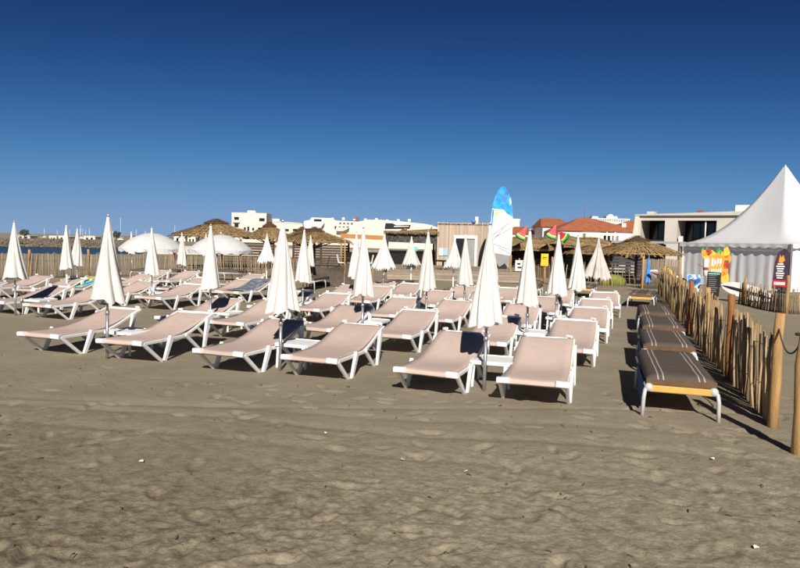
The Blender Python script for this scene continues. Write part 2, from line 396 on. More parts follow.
for s in (-1, 1): mb.bar((s*.30, 1.66, .548), (s*.245, 1.695, .552), .05, .03, (0, 1, 0))
LM['back_frame'] = mb.mesh('back_frame', 'white')
def leg(a, b, wx, wz, tw): return MB().bar(a, b, wx, wz, tw=tw)
for s, n in ((-1, 'l'), (1, 'r')):
    LM['leg1'+n] = leg((s*.345, .03, .275), (s*.350, .405, -.02), .042, .050, .8).mesh('leg', 'white')
    LM['leg2'+n] = leg((s*.362, .60, .30), (s*.362, .445, -.02), .046, .088, .70).mesh('leg', 'white')
    LM['leg3'+n] = leg((s*.345, .94, .275), (s*.350, 1.325, -.02), .042, .050, .8).mesh('leg', 'white')
    LM['leg4'+n] = leg((s*.352, 1.50, .465), (s*.362, 1.365, -.02), .046, .088, .70).mesh('leg', 'white')
def lounger(L, ang, label, group='beige sling loungers in rows on the beach', tilt=0):
    a = R(ang); x = L[0]+.345*math.cos(a); y = L[1]-.345*math.sin(a)
    t = thing('sun_lounger', label, 'sun lounger', (x, y, random.uniform(-.012, .006)), -a, group)
    t.rotation_euler.x = R(random.uniform(-.5, .5)); t.rotation_euler.y = R(random.uniform(-.7, .7))
    part('sling', random.choice(LM['sling']), t); part('seat_frame', LM['seat_frame'], t); part('back_frame', LM['back_frame'], t)
    for k in '1234':
        for n in 'lr': part('leg', LM['leg'+k+n], t)
    return t
mb = MB(); mb.box(-.235, .235, -.235, .235, .285, .312)
mb.bar((-.235, -.237, .298), (.235, -.237, .298), .022, .045, (0, 1, 0)); mb.bar((-.235, .237, .298), (.235, .237, .298), .022, .045, (0, 1, 0))
mb.bar((-.237, -.226, .298), (-.237, .226, .298), .022, .045); mb.bar((.237, -.226, .298), (.237, .226, .298), .022, .045)
TM_top = mb.mesh('table_top', 'white')
TM_leg = [MB().bar((sx*.205, sy*.205, .284), (sx*.218, sy*.218, -.02), .036, .036, tw=.8).mesh('leg', 'white') for sx in (-1, 1) for sy in (-1, 1)]
def side_table(x, y, rz, label):
    t = thing('side_table', label, 'side table', (x, y, 0), rz, 'low white side tables between the loungers')
    part('table_top', TM_top, t)
    for m_ in TM_leg: part('leg', m_, t)

# closed umbrellas ----------------------------------------------------
def canopy_mesh(seed, r1, z0, z1, matname, flare=1.0, pleat=.25, frill=0.0):
    rg = random.Random(seed); N = 64; K = 22; vs = []; fs = []
    amp = [rg.uniform(.6, 1.35) for _ in range(8)]; ph = [rg.uniform(-.25, .25) for _ in range(8)]; tw = rg.uniform(-.7, .7)
    lean = rg.uniform(-.02, .02)
    cuts = sorted((k+rg.uniform(-.32, .32))/7*2*math.pi for k in range(7))
    for i in range(K+1):
        t = i/K; z = z1+(z0-z1)*t
        r = .012+(r1-.012)*(.62*t+.38*t**flare) if flare >= 1 else .012+(r1-.012)*t**flare
        r *= 1+.05*math.sin(5*t+seed)
        for k in range(N):
            a = 2*math.pi*k/N; g = max([j for j in range(7) if cuts[j] <= a] or [6]); c0 = cuts[g]; c1 = cuts[(g+1) % 7]
            wd_ = (c1-c0) % (2*math.pi); loc = ((a-c0) % (2*math.pi))/wd_; loc = loc**(1+ph[g])
            fold = (abs(math.sin(math.pi*loc))**.8-.62)*pleat*1.25*amp[g]*min(1, t*3)*(.75+.5*t)
            fold += .035*math.sin(3*a+seed+4*t)
            rr = r*(1+fold); aa = a+tw*t
            zz = z+(-.035*abs(math.sin(math.pi*loc))*amp[g]+.025*math.sin(2*a+seed))*(t**4)
            vs.append((rr*math.cos(aa)+lean*t, rr*math.sin(aa), zz))
    for i in range(K):
        for k in range(N): fs.append((i*N+k, (i+1)*N+k, (i+1)*N+(k+1) % N, i*N+(k+1) % N))
    mb = MB().add(vs, fs, 0, True)
    if frill:
        o = K*N
        for k in range(0, N, 2):
            p = Vector(vs[o+k]); q = Vector(vs[o+(k+1) % N]); d = Vector((0, 0, -frill*rg.uniform(.6, 1.1)))
            mb.add([p, q, q+d, p+d*.9], [(0, 1, 2, 3)], 0)
    return mb.mesh('canopy', matname)
CAN = {'wide': [canopy_mesh(s, .205, .80, 1.93, 'canopy', 1.0, .26) for s in (1, 2, 3)],
       'slim': [canopy_mesh(s, .172, .80, 1.93, 'canopy', 1.0, .26) for s in (4, 5, 6, 7)],
       'loose': [canopy_mesh(s, .30, .98, 1.93, 'canopy', 1.9, .30, .06) for s in (8, 9)],
       'grey': [canopy_mesh(s, .31, .93, 1.93, 'canopy_grey', 1.7, .34, .05) for s in (10,)]}
POLE = MB().tube([(0, 0, -.05), (0, 0, .62)], .021, 10).tube([(0, 0, .6), (0, 0, 1.93)], .017, 10).tube([(0, 0, .585), (0, 0, .635)], .028, 10).mesh('pole', 'pole')
POLEW = MB().tube([(0, 0, -.05), (0, 0, .62)], .021, 10).tube([(0, 0, .6), (0, 0, 1.93)], .017, 10).mesh('pole', 'white')
FIN = MB().lathe([(.0, 1.955), (.010, 1.95), (.012, 1.935), (.018, 1.915), (.024, 1.89)], 12).mesh('finial', 'white')
RUN = MB().tube([(0, 0, .74), (0, 0, .84)], .032, 10).mesh('runner', 'white')
def umbrella(x, y, kind, label, s=1.0, whitepole=False, lean=0):
    t = thing('closed_umbrella', label, 'umbrella', (x, y, 0), random.uniform(0, 6.28), 'closed cream beach umbrellas')
    t.scale = (s, s, s); t.rotation_euler.x = R(random.uniform(-.8, .8)+lean); t.rotation_euler.y = R(random.uniform(-.8, .8))
    part('pole', POLEW if whitepole else POLE, t); part('canopy', random.choice(CAN[kind]), t); part('finial', FIN, t, (0, 0, -.012)); part('runner', RUN, t)

# main block: three double columns, five rows
colname = ['right double column', 'middle double column', 'left double column']
gridL = {}   # (col,row,side) -> left foot corner
meas = {(2, 0, 0): ((-5.365, 9.167), 17.5), (2, 0, 1): ((-4.04, 8.722), 17.5), (1, 0, 0): ((-2.558, 8.151), 20), (1, 0, 1): ((-1.386, 7.798), 18),
        (0, 0, 0): ((-.023, 7.175), 20), (0, 0, 1): ((1.066, 6.770), 17.5)}
rowv = [6.66, 9.02, 11.42, 13.72, 16.0]
colu = {(2, 0): -8.25, (2, 1): -6.98, (1, 0): -5.36, (1, 1): -4.14, (0, 0): -2.70, (0, 1): -1.50}
for c in range(3):
    for r in range(5):
        for s in range(2):
            if (c, r, s) in meas: L, ang = meas[(c, r, s)]
            else:
                u_ = colu[(c, s)]+random.uniform(-.06, .06)
                if c == 2 and s == 0: u_ += .14*r
                L = uv(u_, rowv[r]+random.uniform(-.07, .07)); ang = random.uniform(17.5, 21.5)
            side = ['left', 'right'][s]
            lounger(L, ang, f'beige sling lounger with white frame, {ORD[r]} row, {side} one of the {colname[c]}')
umb_main = [(0, 0, 1.0, 7.45, 'slim'), (0, 1, 1.99, 10.07, 'slim'), (0, 2, 2.97, 12.3, 'slim'), (0, 3, 3.83, 14.1, 'slim'), (0, 4, 5.12, 17.0, 'grey'),
            (1, 0, -1.533, 8.39, 'wide'), (1, 1, -.62, 11.06, 'slim'), (1, 2, .53, 12.95, 'slim'), (1, 3, 1.46, 14.6, 'slim'), (1, 4, 2.36, 16.9, 'slim'),
            (2, 0, -4.06, 9.01, 'wide'), (2, 1, -3.44, 11.83, 'slim'), (2, 2, -2.12, 14.19, 'slim'), (2, 3, -1.13, 16.4, 'slim'), (2, 4, -.49, 18.7, 'loose')]
extra = {(0, 4): 'greyish loosely folded beach umbrella with frilled hem, back of the right double column'}
for c, r, x, y, k in umb_main:
    umbrella(x, y, k, extra.get((c, r), f'closed cream beach umbrella between the {ORD[r]} row loungers of the {colname[c]}'), s=1.02 if (c, r) == (2, 0) else 1.0)
for c, r, x, y, k in umb_main:
    if r < 4 or c == 1:
        tx, ty = x+.17+random.uniform(-.03, .03), y+.36
        if (c, r) == (2, 0): tx, ty = -3.95, 9.5
        side_table(tx, ty, -R(20+random.uniform(-5, 5)), f'low white square side table in the {ORD[min(r,4)]} row of the {colname[c]}')

# left block beyond the aisle
colname2 = ['block nearest the aisle', 'block by the far stake fence']
for c, us in enumerate([(-12.95, -11.62), (-16.3, -15.0)]):
    for r, v_ in enumerate([9.2, 11.62, 14.05, 16.4]):
        for s in range(2):
            if c == 0 and r == 3 and s == 1: continue
            u_ = us[s]+random.uniform(-.08, .08)+(.35 if (c == 0 and r > 0) else 0)
            L = uv(u_, v_+random.uniform(-.08, .08))
            x_px = 400+652*L[0]/L[1]
            if x_px < -110: continue
            lounger(L, random.uniform(16, 21), f'beige sling lounger, {ORD[r]} row, {["left","right"][s]} one of the left-hand {colname2[c]}')
for x, y, k, lb, s in [(-7.87, 13.3, 'wide', 'closed cream umbrella at the left edge of the picture beside a front lounger', 1.0),
                       (-6.07, 15.92, 'slim', 'closed cream umbrella standing before the left open white parasol', .99),
                       (-8.88, 17.35, 'slim', 'closed cream umbrella with white pole beside the colourful towel, taller of two', 1.0),
                       (-9.85, 19.86, 'slim', 'closed cream umbrella behind the taller one near the colourful towel', .98),
                       (-7.54, 22.5, 'slim', 'small closed cream umbrella by the fence between the two open parasols', .96),
                       (-4.61, 22.5, 'loose', 'loosely folded cream umbrella below the second thatched parasol', .97),
                       (-3.25, 23.4, 'slim', 'closed cream umbrella half hidden behind another near the brown windbreak', .97),
                       (.38, 22.6, 'loose', 'loosely folded cream umbrella before the dark pergola of the deck', .98),
                       (1.70, 20.9, 'loose', 'loosely folded cream umbrella left of the cabin door', .98),
                       (-13.6, 33.0, 'slim', 'far closed umbrella peeking out behind the left open parasol', 1.0),
                       (-10.0, 33.5, 'slim', 'far closed umbrella peeking out behind the right open parasol', 1.0)]:
    umbrella(x, y, k, lb, s, whitepole=('white pole' in lb or k == 'loose'))
for x, y, lb in [(-7.62, 13.75, 'low white side table at the left edge in the front row by the aisle'), (-5.95, 16.3, 'low white side table in the second row by the aisle'),
                 (-8.5, 17.7, 'low white side table near the colourful towel')]:
    side_table(x, y, -R(20), lb)

# towels ---------------------------------------------------------------
def towel_mat(name, cols):
    m = bpy.data.materials.new(name); m.use_nodes = True; n = m.node_tree.nodes; l = m.node_tree.links
    b = n['Principled BSDF']; b.inputs['Roughness'].default_value = .95; b.inputs['Specular IOR Level'].default_value = .1
    tc = n.new('ShaderNodeTexCoord'); wv = n.new('ShaderNodeTexNoise'); wv.inputs['Scale'].default_value = 2.4; wv.inputs['Detail'].default_value = 1
    l.new(tc.outputs['Object'], wv.inputs['Vector']); rp = n.new('ShaderNodeValToRGB'); rp.color_ramp.interpolation = 'CONSTANT'
    e = rp.color_ramp.elements
    while len(e) < len(cols): e.new(.5)
    for i, c in enumerate(cols): e[i].position = .30+.42*i/len(cols); e[i].color = (*c, 1)
    l.new(wv.outputs['Fac'], rp.inputs[0]); l.new(rp.outputs[0], b.inputs['Base Color']); return m
def towel(name, L, ang, m, label):
    prof = [(.35, .325), (.6, .325), (.88, .332), (1.0, .352), (1.14, .392), (1.3, .452), (1.46, .512), (1.6, .552), (1.69, .56), (1.725, .52), (1.735, .40)]
    vs = []; fs = []; nx = 8
    for i, (y, z) in enumerate(prof):
        for k in range(nx+1):
            s = -1+2*k/nx; drop = .10*max(0, abs(s)-.86)/.14
            vs.append((s*.35+.01*math.sin(i*1.7), y, z+.004*math.sin(7*s+i)-drop))
    for i in range(len(prof)-1):
        for k in range(nx): a = i*(nx+1)+k; fs.append((a, a+1, a+nx+2, a+nx+1))
    me = MB().add(vs, fs, 0, True).mesh(name, m)
    a = R(ang); o = solo(name, me, label, 'towel', (L[0]+.345*math.cos(a), L[1]-.345*math.sin(a), 0), -a)
    md = o.modifiers.new('thick', 'SOLIDIFY'); md.thickness = .012
    return o
Lc = (-9.35, 16.6); lounger(Lc, 19, 'lounger under the colourful towel by the far fence')
towel('beach_towel', Lc, 19, towel_mat('colour_towel', [(.03, .10, .35), (.03, .30, .45), (.10, .42, .35), (.75, .65, .15), (.05, .25, .55), (.70, .33, .06)]), 'blue, green and yellow beach towel draped over a lounger')
Lg = (-4.85, 17.2); lounger(Lg, 21, 'lounger covered by a dark grey cloth near the aisle')
towel('beach_towel', Lg, 21, M['towel_grey'], 'dark grey and black cloth heaped over a lounger')

# brown cushioned loungers ----------------------------------------------
BL = {}
mb = MB()
mb.tube([(-.30, .10, .30), (-.31, .02, .30), (-.335, -.03, .27), (-.345, -.04, .2), (-.352, -.03, -.02)], .02, 8)
BL['leg_fl'] = mb.mesh('leg', 'alu')
BL['leg_fr'] = MB().tube([(.30, .10, .30), (.31, .02, .30), (.335, -.03, .27), (.345, -.04, .2), (.352, -.03, -.02)], .02, 8).mesh('leg', 'alu')
BL['leg_bl'] = MB().tube([(-.33, 1.25, .30), (-.345, 1.33, .2), (-.352, 1.34, -.02)], .02, 8).mesh('leg', 'alu')
BL['leg_br'] = MB().tube([(.33, 1.25, .30), (.345, 1.33, .2), (.352, 1.34, -.02)], .02, 8).mesh('leg', 'alu')
mb = MB()
for s in (-1, 1): mb.tube([(s*.32, .02, .30), (s*.32, 1.9, .30)], .02, 8)
mb.tube([(-.32, 1.9, .30), (.32, 1.9, .30)], .02, 8)
for s in (-1, 1): mb.ball((s*.30, -.005, .295), .045, .04, .045)
BL['frame'] = mb.mesh('frame', 'alu')
BL['front_band'] = MB().bar((-.285, -.005, .287), (.285, -.005, .287), .05, .068, (0, 1, 0)).box(-.30, .30, .02, 1.88, .285, .30).mesh('front_band', 'ochre')
def cushion(y0, y1, zf):
    mb = MB(); nx, ny = 12, 16; vs = []; fs = []
    for layer in (0, 1):
        for j in range(ny+1):
            t = j/ny; y = y0+(y1-y0)*t
            for i in range(nx+1):
                s = -1+2*i/nx; ed = (1-max(abs(s)**6, abs(2*t-1)**14))
                zt = zf(y)+.062+.038*ed**.5+.004*math.sin(9*y+3*s)
                vs.append((s*.325, y+(.02 if layer else 0)*(1 if t < .01 else 0), zt if layer == 0 else zf(y)+.002))
    n = nx+1; L = n*(ny+1)
    for j in range(ny):
        for i in range(nx):
            a = j*n+i; fs.append((a, a+1, a+n+1, a+n)); fs.append((L+a+n, L+a+n+1, L+a+1, L+a))
    mb.add(vs, fs, 0, True); fs = []
    base = len(mb.v)-len(vs)
    def f(*q): mb.f.append(tuple(base+k for k in q)); mb.sm.append(False)
    for j in range(ny):
        a = j*n; f(a, a+n, L+a+n, L+a); mb.m.append(0); a = j*n+nx; f(a+n, a, L+a, L+a+n); mb.m.append(0)
    for i in range(nx):
        f(i+1, i, L+i, L+i+1); mb.m.append(1); a = ny*n+i; f(a, a+1, L+a+1, L+a); mb.m.append(1)
    return mb.mesh('cushion', 'cushion', 'cushion_end')
BL['cushion'] = cushion(-.03, 1.92, lambda y: .325+.22*max(0, (y-1.15)/.75)**1.3*0)
vs = []
BL['flap'] = MB().add([(-.345, .16, .33), (-.350, .20, .06), (-.352, 1.2, .05), (-.345, 1.3, .33), (-.335, .16, .33), (-.338, .20, .06), (-.340, 1.2, .05), (-.335, 1.3, .33)],
                      [(0, 1, 2, 3), (7, 6, 5, 4), (0, 4, 5, 1), (1, 5, 6, 2), (2, 6, 7, 3), (3, 7, 4, 0)]).mesh('side_flap', 'blue_fab')
def brown_lounger(x, y, ang, label, flap=True, ly=.95):
    t = thing('cushioned_lounger', label, 'sun lounger', (x, y, 0), -R(ang), 'brown cushioned loungers with ochre frames'); t.scale = (1, ly, 1)
    for k in ('leg_fl', 'leg_fr', 'leg_bl', 'leg_br'): part('leg', BL[k], t)
    part('frame', BL['frame'], t); part('front_band', BL['front_band'], t); part('cushion', BL['cushion'], t)
    if flap: part('side_flap', BL['flap'], t)
brown_lounger(2.82, 6.42, 17, 'brown striped cushion lounger with ochre front, nearest beside the stake fence')
brown_lounger(3.62, 8.66, 18, 'brown striped cushion lounger, second from the camera along the stake fence', ly=.84)
brown_lounger(4.38, 10.75, 18.5, 'brown striped cushion lounger, third from the camera along the stake fence', ly=.86)
brown_lounger(5.12, 12.9, 18.5, 'brown striped cushion lounger, farthest of the four along the stake fence')
for x, y, a, lb in [(6.75, 18.2, 24, 'ochre-fronted brown lounger behind the right double column'), (5.95, 21.2, 20, 'ochre-fronted brown lounger before the gap-staked back fence'),
                    (1.62, 18.5, 19, 'ochre-fronted brown lounger at the back near the cabin'), (-.3, 20.6, 15, 'ochre-fronted brown lounger before the wooden deck'),
                    (-3.2, 21.9, 10, 'ochre-fronted brown lounger left of the brown windbreak'), (-8.2, 26.6, 100, 'ochre-framed brown lounger seen side-on before the far fence'),
                    (-10.4, 25.6, 95, 'ochre-framed brown lounger half hidden before the far fence'), (4.1, 20.6, 15, 'ochre-fronted brown lounger below the tall board sign')]:
    brown_lounger(x, y, a, lb, flap=False)

# ------------------------------------------------------------------ stake fences
STK = []
for k in range(10):
    rg = random.Random(100+k); wv = rg.uniform(.010, .020); b1 = rg.uniform(-.02, .02); b2 = rg.uniform(-.015, .015)
    STK.append(MB().tube([(0, 0, -.06), (b1, b2, .35), (b1*.3-b2, b2*.5+b1*.5, .68), (0, 0, 1.0)], [wv, wv*1.05, wv*.95, wv*.7], 6).mesh('stake', 'stake'))
STKG = []
for k in range(6):
    rg = random.Random(200+k); wv = rg.uniform(.014, .024)
    STKG.append(MB().tube([(0, 0, -.06), (rg.uniform(-.015, .015), rg.uniform(-.01, .01), .5), (0, 0, 1.0)], [wv, wv, wv*.75], 5).mesh('stake', 'stake_grey'))
PST = [MB().tube([(0, 0, -.1), (.008, .0, .4), (-.006, .006, .8), (0, 0, 1.0)], [.047, .048, .045, .043], 10).mesh('post', m_) for m_ in ('post', 'post_red')]
def along(path, step, jit=.3, rg=random):
    out = []; acc = 0; run = 0
    st = step if isinstance(step, tuple) else None
    for a, b in zip(path[:-1], path[1:]):
        a = Vector(a); b = Vector(b); L = (b-a).length; d = (b-a)/L; s = acc
        while s < L:
            if st: step = st[0]+(st[1]-st[0])*min(1, (run+s)/st[2])
            out.append((a+d*(s+rg.uniform(-jit, jit)*step), d)); s += step
        acc = s-L; run += L
    return out
def fence(label, path, step, hmin, hmax, posts, stk, lean=3, post_h=1.08, jit=.35, group=None, wires=(.3, .7), clump=0):
    t = thing('stake_fence', label, 'fence', (path[0][0], path[0][1], 0), 0, group); o = Vector((path[0][0], path[0][1]))
    rg = random.Random(len(label)); bx = 0
    for p, d in along(path, step, jit, rg):
        if clump and rg.random() < clump: continue
        h = rg.uniform(hmin, hmax); q = p-o+Vector((-d.y, d.x))*rg.uniform(-.02, .02)
        bx = .8*bx+rg.gauss(0, lean*.6)
        part('stake', rg.choice(stk), t, (q.x, q.y, 0), (R(rg.gauss(0, lean*.5)), R(max(-2.2*lean, min(2.2*lean, bx))), rg.uniform(0, 6.28)*0+math.atan2(d.y, d.x)), (1, 1, h))
    for (x, y, h, mi, lx, ly) in posts:
        part('post', PST[mi], t, (x-o.x, y-o.y, 0), (R(lx), R(ly), random.uniform(0, 6)), (1, 1, h))
    for hz_ in wires:
        pts = []
        for i, (a, b) in enumerate(zip(path[:-1], path[1:])):
            for k in range(6):
                s = k/6; pts.append((a[0]+(b[0]-a[0])*s-o.x, a[1]+(b[1]-a[1])*s-o.y, hz_+.03*math.sin(k*1.3+i)))
        pts.append((path[-1][0]-o.x, path[-1][1]-o.y, hz_)); part('wire', MB().tube(pts, .004, 5).mesh('wire', 'dark_metal'), t)
    return t
nearpath = [(3.63, 6.25), (4.34, 8.45), (5.30, 11.4), (6.85, 15.9), (8.75, 21.4), (10.0, 25.2)]
tn = fence('chestnut stake fence running back along the brown cushioned loungers', nearpath, (.050, .080, 8.0), .84, 1.0,
      [(3.60, 6.16, 1.11, 0, 1, -1), (4.32, 8.42, 1.12, 1, 0, 1.5), (5.02, 10.6, 1.08, 0, 1, 2), (5.85, 13.1, 1.05, 1, -2, 0), (6.7, 15.6, 1.08, 0, 0, 1), (7.55, 18.0, 1.05, 0, 1, -1), (8.4, 20.4, 1.06, 0, 0, 1), (9.3, 23.0, 1.06, 0, 1, 1)],
      STK, lean=6, clump=.07, jit=.6)
fp = thing('fence_post', 'peeled wooden post at the right edge with a rope, nearest the camera', 'post', (3.36, 5.37, 0))
part('post', MB().tube([(0, 0, -.1), (.012, 0, .35), (-.004, .01, .75), (.03, 0, 1.15)], [.052, .055, .05, .046], 12).mesh('post', 'post'), fp)
def rope_pts(a, b, sag, n=10):
    a = Vector(a); b = Vector(b); return [a+(b-a)*(k/n)+Vector((0, 0, -sag*4*(k/n)*(1-k/n))) for k in range(n+1)]
part('rope', MB().tube(rope_pts((0, .05, .93), (.22, .75, .98), .16), .008, 6).mesh('rope', 'rope'), fp)
part('rope', MB().tube([(.062*math.cos(a), .062*math.sin(a), 1.0+.008*a/6.28) for a in np.linspace(0, 12.5, 24)], .008, 5).mesh('rope', 'rope'), fp)

farpath = [(-20.0, 20.4), (-16.8, 22.0), (-13.95, 24.2), (-12.5, 26.2), (-9.6, 28.4), (-7.2, 29.3), (-5.2, 28.3), (-3.9, 27.2)]
fence('long weathered stake fence behind the left-hand loungers', farpath, .076, .86, 1.0,
      [(p.x, p.y, random.uniform(1.05, 1.15), 0, random.uniform(-2, 2), random.uniform(-2, 2)) for p, d in along(farpath, 2.45, .1)], STKG+STK[:3], lean=2.5, jit=.25)
rp_ = [(4.75, 29.0), (7.0, 28.3), (8.7, 28.2), (10.5, 27.6)]
fence('open stake fence with wide gaps before the thatched beach bar', rp_, .15, .85, 1.05,
      [(p.x, p.y, random.uniform(1.1, 1.25), 0, random.uniform(-2, 2), random.uniform(-2, 2)) for p, d in along(rp_, 2.0, .1)], STK, lean=3)
tp_ = [(10.75, 20.6), (10.5, 18.9), (10.42, 17.6), (11.6, 17.4), (13.2, 17.3)]
fence('stake fence round the white tent', tp_, .062, .52, .74, [(10.42, 17.5, 1.05, 0, 0, 1), (10.7, 20.2, .85, 0, 1, 0), (12.2, 17.35, .9, 0, 0, 0)], STK, lean=3.5, wires=(.2, .45))

# ------------------------------------------------------------------ thatch
def thatch_cone(name, rad, zt, ze, layers=6, n=210, matn='thatch', sag=.0, ell=1.0):
    """layered straw cone: a base cone plus many thin blades that hang past each layer's edge"""
    mb = MB(); rg = random.Random(int(rad*100+zt*10)); prof = []
    for i in range(9):
        t = i/8; prof.append((rad*.97*t+.02, zt-(zt-ze)*(t**(1.0+sag))))
    prof += [(rad*.93, ze-.05), (rad*.5, ze+.35*(zt-ze)), (0.02, zt-.2*(zt-ze))]
    mb.lathe([(r, z) for r, z in prof], 28)
    for Ly in range(layers):
        t0 = (Ly+.15)/layers; t1 = min(1.06, (Ly+1.35)/layers)
        m = int(n*(.35+t1))
        for k in range(m):
            a = 2*math.pi*k/m+rg.uniform(-.05, .05); da = rg.uniform(.005, .013)/(.2+t1); tt = t1+rg.uniform(-.16, .06)
            def P(t, off, aa): 
                tc = min(t, 1.0); z = zt-(zt-ze)*(tc**(1+sag))+off-(max(0, t-1)*1.6)*rad*.6
                return (rad*t*math.cos(aa), rad*t*math.sin(aa), z)
            o0 = .02+rg.uniform(0, .02); o1 = .035+rg.uniform(0, .05)
            mb.add([P(t0, o0, a-da), P(t0, o0, a+da), P(tt, o1, a+da*1.6+rg.uniform(-.03, .03)), P(tt, o1-.01, a-da*1.2)], [(0, 1, 2, 3)])
    for v in range(len(mb.v)): x, y, z = mb.v[v]; mb.v[v] = (x*ell, y, z)
    return mb.mesh(name, matn)
def thatched_parasol(x, y, rad, zt, ze, label, ell=1.0, knob=True):
    t = thing('thatched_parasol', label, 'parasol', (x, y, 0), 0, 'thatched straw parasols')
    part('post', MB().tube([(0, 0, -.1), (0, 0, zt-.15)], [.07, .06], 8).mesh('post', 'wood_dark'), t)
    part('roof', thatch_cone('roof', rad, zt, ze, ell=ell), t)
    if knob: part('topknot', thatch_cone('topknot', rad*.28, zt+.14, zt-.12, 3, 40, 'thatch_dark', ell=ell), t)
    st = MB()
    for k in range(6):
        a = k*math.pi/3; st.bar((0, 0, ze-.35), (rad*.6*math.cos(a), rad*.6*math.sin(a), ze+.02), .05, .05, (0, 0, 1))
    part('strut', st.mesh('strut', 'wood_dark'), t)
thatched_parasol(-10.3, 36.5, 2.0, 2.62, 1.80, 'wide straw parasol with dark topknot before the cream apartment block', 1.25)
thatched_parasol(-7.65, 38, 1.5, 2.55, 1.72, 'pointed straw parasol, second from the left')
thatched_parasol(-4.5, 34, 1.75, 2.25, 1.62, 'flat straw parasol in front of the stepped cream resort', 1.1)
thatched_parasol(-5.6, 37, 1.4, 2.3, 1.66, 'straw parasol tucked behind the flat one')
thatched_parasol(11.0, 30.5, 1.9, 2.12, 1.42, 'drooping straw parasol left of the white tent', 1.1)
thatched_parasol(9.6, 33.0, 1.3, 1.75, 1.35, 'small low straw parasol beside the drooping one', 1.0, False)

# open white parasols ----------------------------------------------------
def open_parasol(x, y, label):
    t = thing('open_parasol', label, 'parasol', (x, y, 0), .2, 'open white parasols behind the far fence'); t.scale = (1.07, 1.07, 1)
    mb = MB(); N = 48; prof = [(.0, 1.86), (.35, 1.80), (.7, 1.66), (1.05, 1.45), (1.35, 1.18), (1.42, 1.10)]; vs = []; fs = []
    for i, (r, z) in enumerate(prof):
        for k in range(N):
            a = 2*math.pi*k/N; s = abs(math.sin(4*a)); vs.append((r*(1-.05*s)*math.cos(a), r*(1-.05*s)*math.sin(a), z+.03*s*r))
    # scalloped valance
    for k in range(N):
        a = 2*math.pi*k/N; s = abs(math.sin(8*a)); vs.append((1.37*math.cos(a), 1.37*math.sin(a), 1.0-.06*s))
    for i in range(len(prof)):
        for k in range(N): fs.append((i*N+k, (i+1)*N+k, (i+1)*N+(k+1) % N, i*N+(k+1) % N))
    part('canopy', mb.add(vs, fs, 0, False).mesh('canopy', 'canopy_white'), t)
    part('pole', MB().tube([(0, 0, -.05), (0, 0, 1.92)], .025, 8).mesh('pole', 'post'), t)
    part('finial', MB().ball((0, 0, 1.93), .03, .03, .05).mesh('finial', 'white'), t)
open_parasol(-11.9, 31.2, 'open white parasol with scalloped edge, left of the two')
open_parasol(-8.6, 31.2, 'open white parasol with scalloped edge, right one below the straw roof')

# ------------------------------------------------------------------ white pagoda tent
def tent():
    C = Vector((17.35, 29.9)); S = 6.0; ze = 1.98; za = 5.50; rz = R(-30.2+45+5)
    t = thing('pagoda_tent', 'large white pagoda tent with peaked roof and curtained sides', 'tent', (C.x, C.y, 0), rz)
    K = 14; n = 10; h = S/2; vs = []; fs = []
    for i in range(K+1):
        s = i/K
        for e in range(4):
            a0 = [(-1, -1), (1, -1), (1, 1), (-1, 1)][e]; a1 = [(1, -1), (1, 1), (-1, 1), (-1, -1)][e]
            for k in range(n):
                q = k/n; x = a0[0]+(a1[0]-a0[0])*q; y = a0[1]+(a1[1]-a0[1])*q
                pull = 1-.05*math.sin(math.pi*q)*math.sin(math.pi*min(1, s*1.0))
                r = .02+(1-.02)*s
                vs.append((x*h*r*pull, y*h*r*pull, ze+(za-ze)*(1-s)**1.88))
    N = 4*n
    for i in range(K):
        for k in range(N): fs.append((i*N+k, (i+1)*N+k, (i+1)*N+(k+1) % N, i*N+(k+1) % N))
    ro = part('roof', MB().add(vs, fs, 0, True).mesh('roof', 'tent'), t)
    part('apex_cap', MB().lathe([(.0, za+.12), (.04, za+.05), (.09, za-.12), (.12, za-.25)], 12).mesh('apex_cap', 'tent'), ro)
    for e in range(4):
        ang = e*math.pi/2
        mb = MB(); n2 = 72; vs = []; fs = []
        for k in range(n2+1):
            x = -h+S*k/n2; z1 = ze-.13-.05*abs(math.sin(math.pi*k/6)); yb = -h-.02-.012*math.sin(k*.9)
            vs += [(x, -h-.012, ze+.015), (x, yb, z1)]
        for k in range(n2): fs.append((2*k, 2*k+1, 2*k+3, 2*k+2))
        part('valance', mb.add(vs, fs).mesh('valance', 'tent'), t, rot=(0, 0, ang))
        mb = MB(); n2 = 220; vs = []; fs = []; rg = random.Random(e); ph = 0
        for k in range(n2+1):
            x = -h+.09+(S-.18)*k/n2; ph += rg.uniform(.18, .55)
            am = .020*(.5+.5*math.sin(k*.05+e)) + .008
            for j in range(7):
                z = ze-.12-.05*abs(math.sin(math.pi*k/9))*(j == 0)-(ze-.16)*j/6; sp = .55+.45*(j/6)
                vs.append((x+.02*math.sin(k*.11+j), -h+.14+am*sp*math.sin(ph), max(.03, z)))
        for k in range(n2):
            for j in range(6): a = k*7+j; fs.append((a, a+1, a+8, a+7))
        part('curtain', mb.add(vs, fs, 0, True).mesh('curtain', 'curtain'), t, rot=(0, 0, ang))
        part('post', MB().box(-h-.05, -h+.05, -h-.05, -h+.05, 0, ze).mesh('post', 'pole'), t, rot=(0, 0, ang))
        hk = MB()
        for k in range(13): hk.tube([(-h+.2+k*.465, -h+.13, ze-.02), (-h+.2+k*.465, -h+.10, ze-.2)], .012, 5)
        part('curtain_rail', hk.tube([(-h, -h+.13, ze-.05), (h, -h+.13, ze-.05)], .02, 6).mesh('curtain_rail', 'pole'), t, rot=(0, 0, ang))
tent()

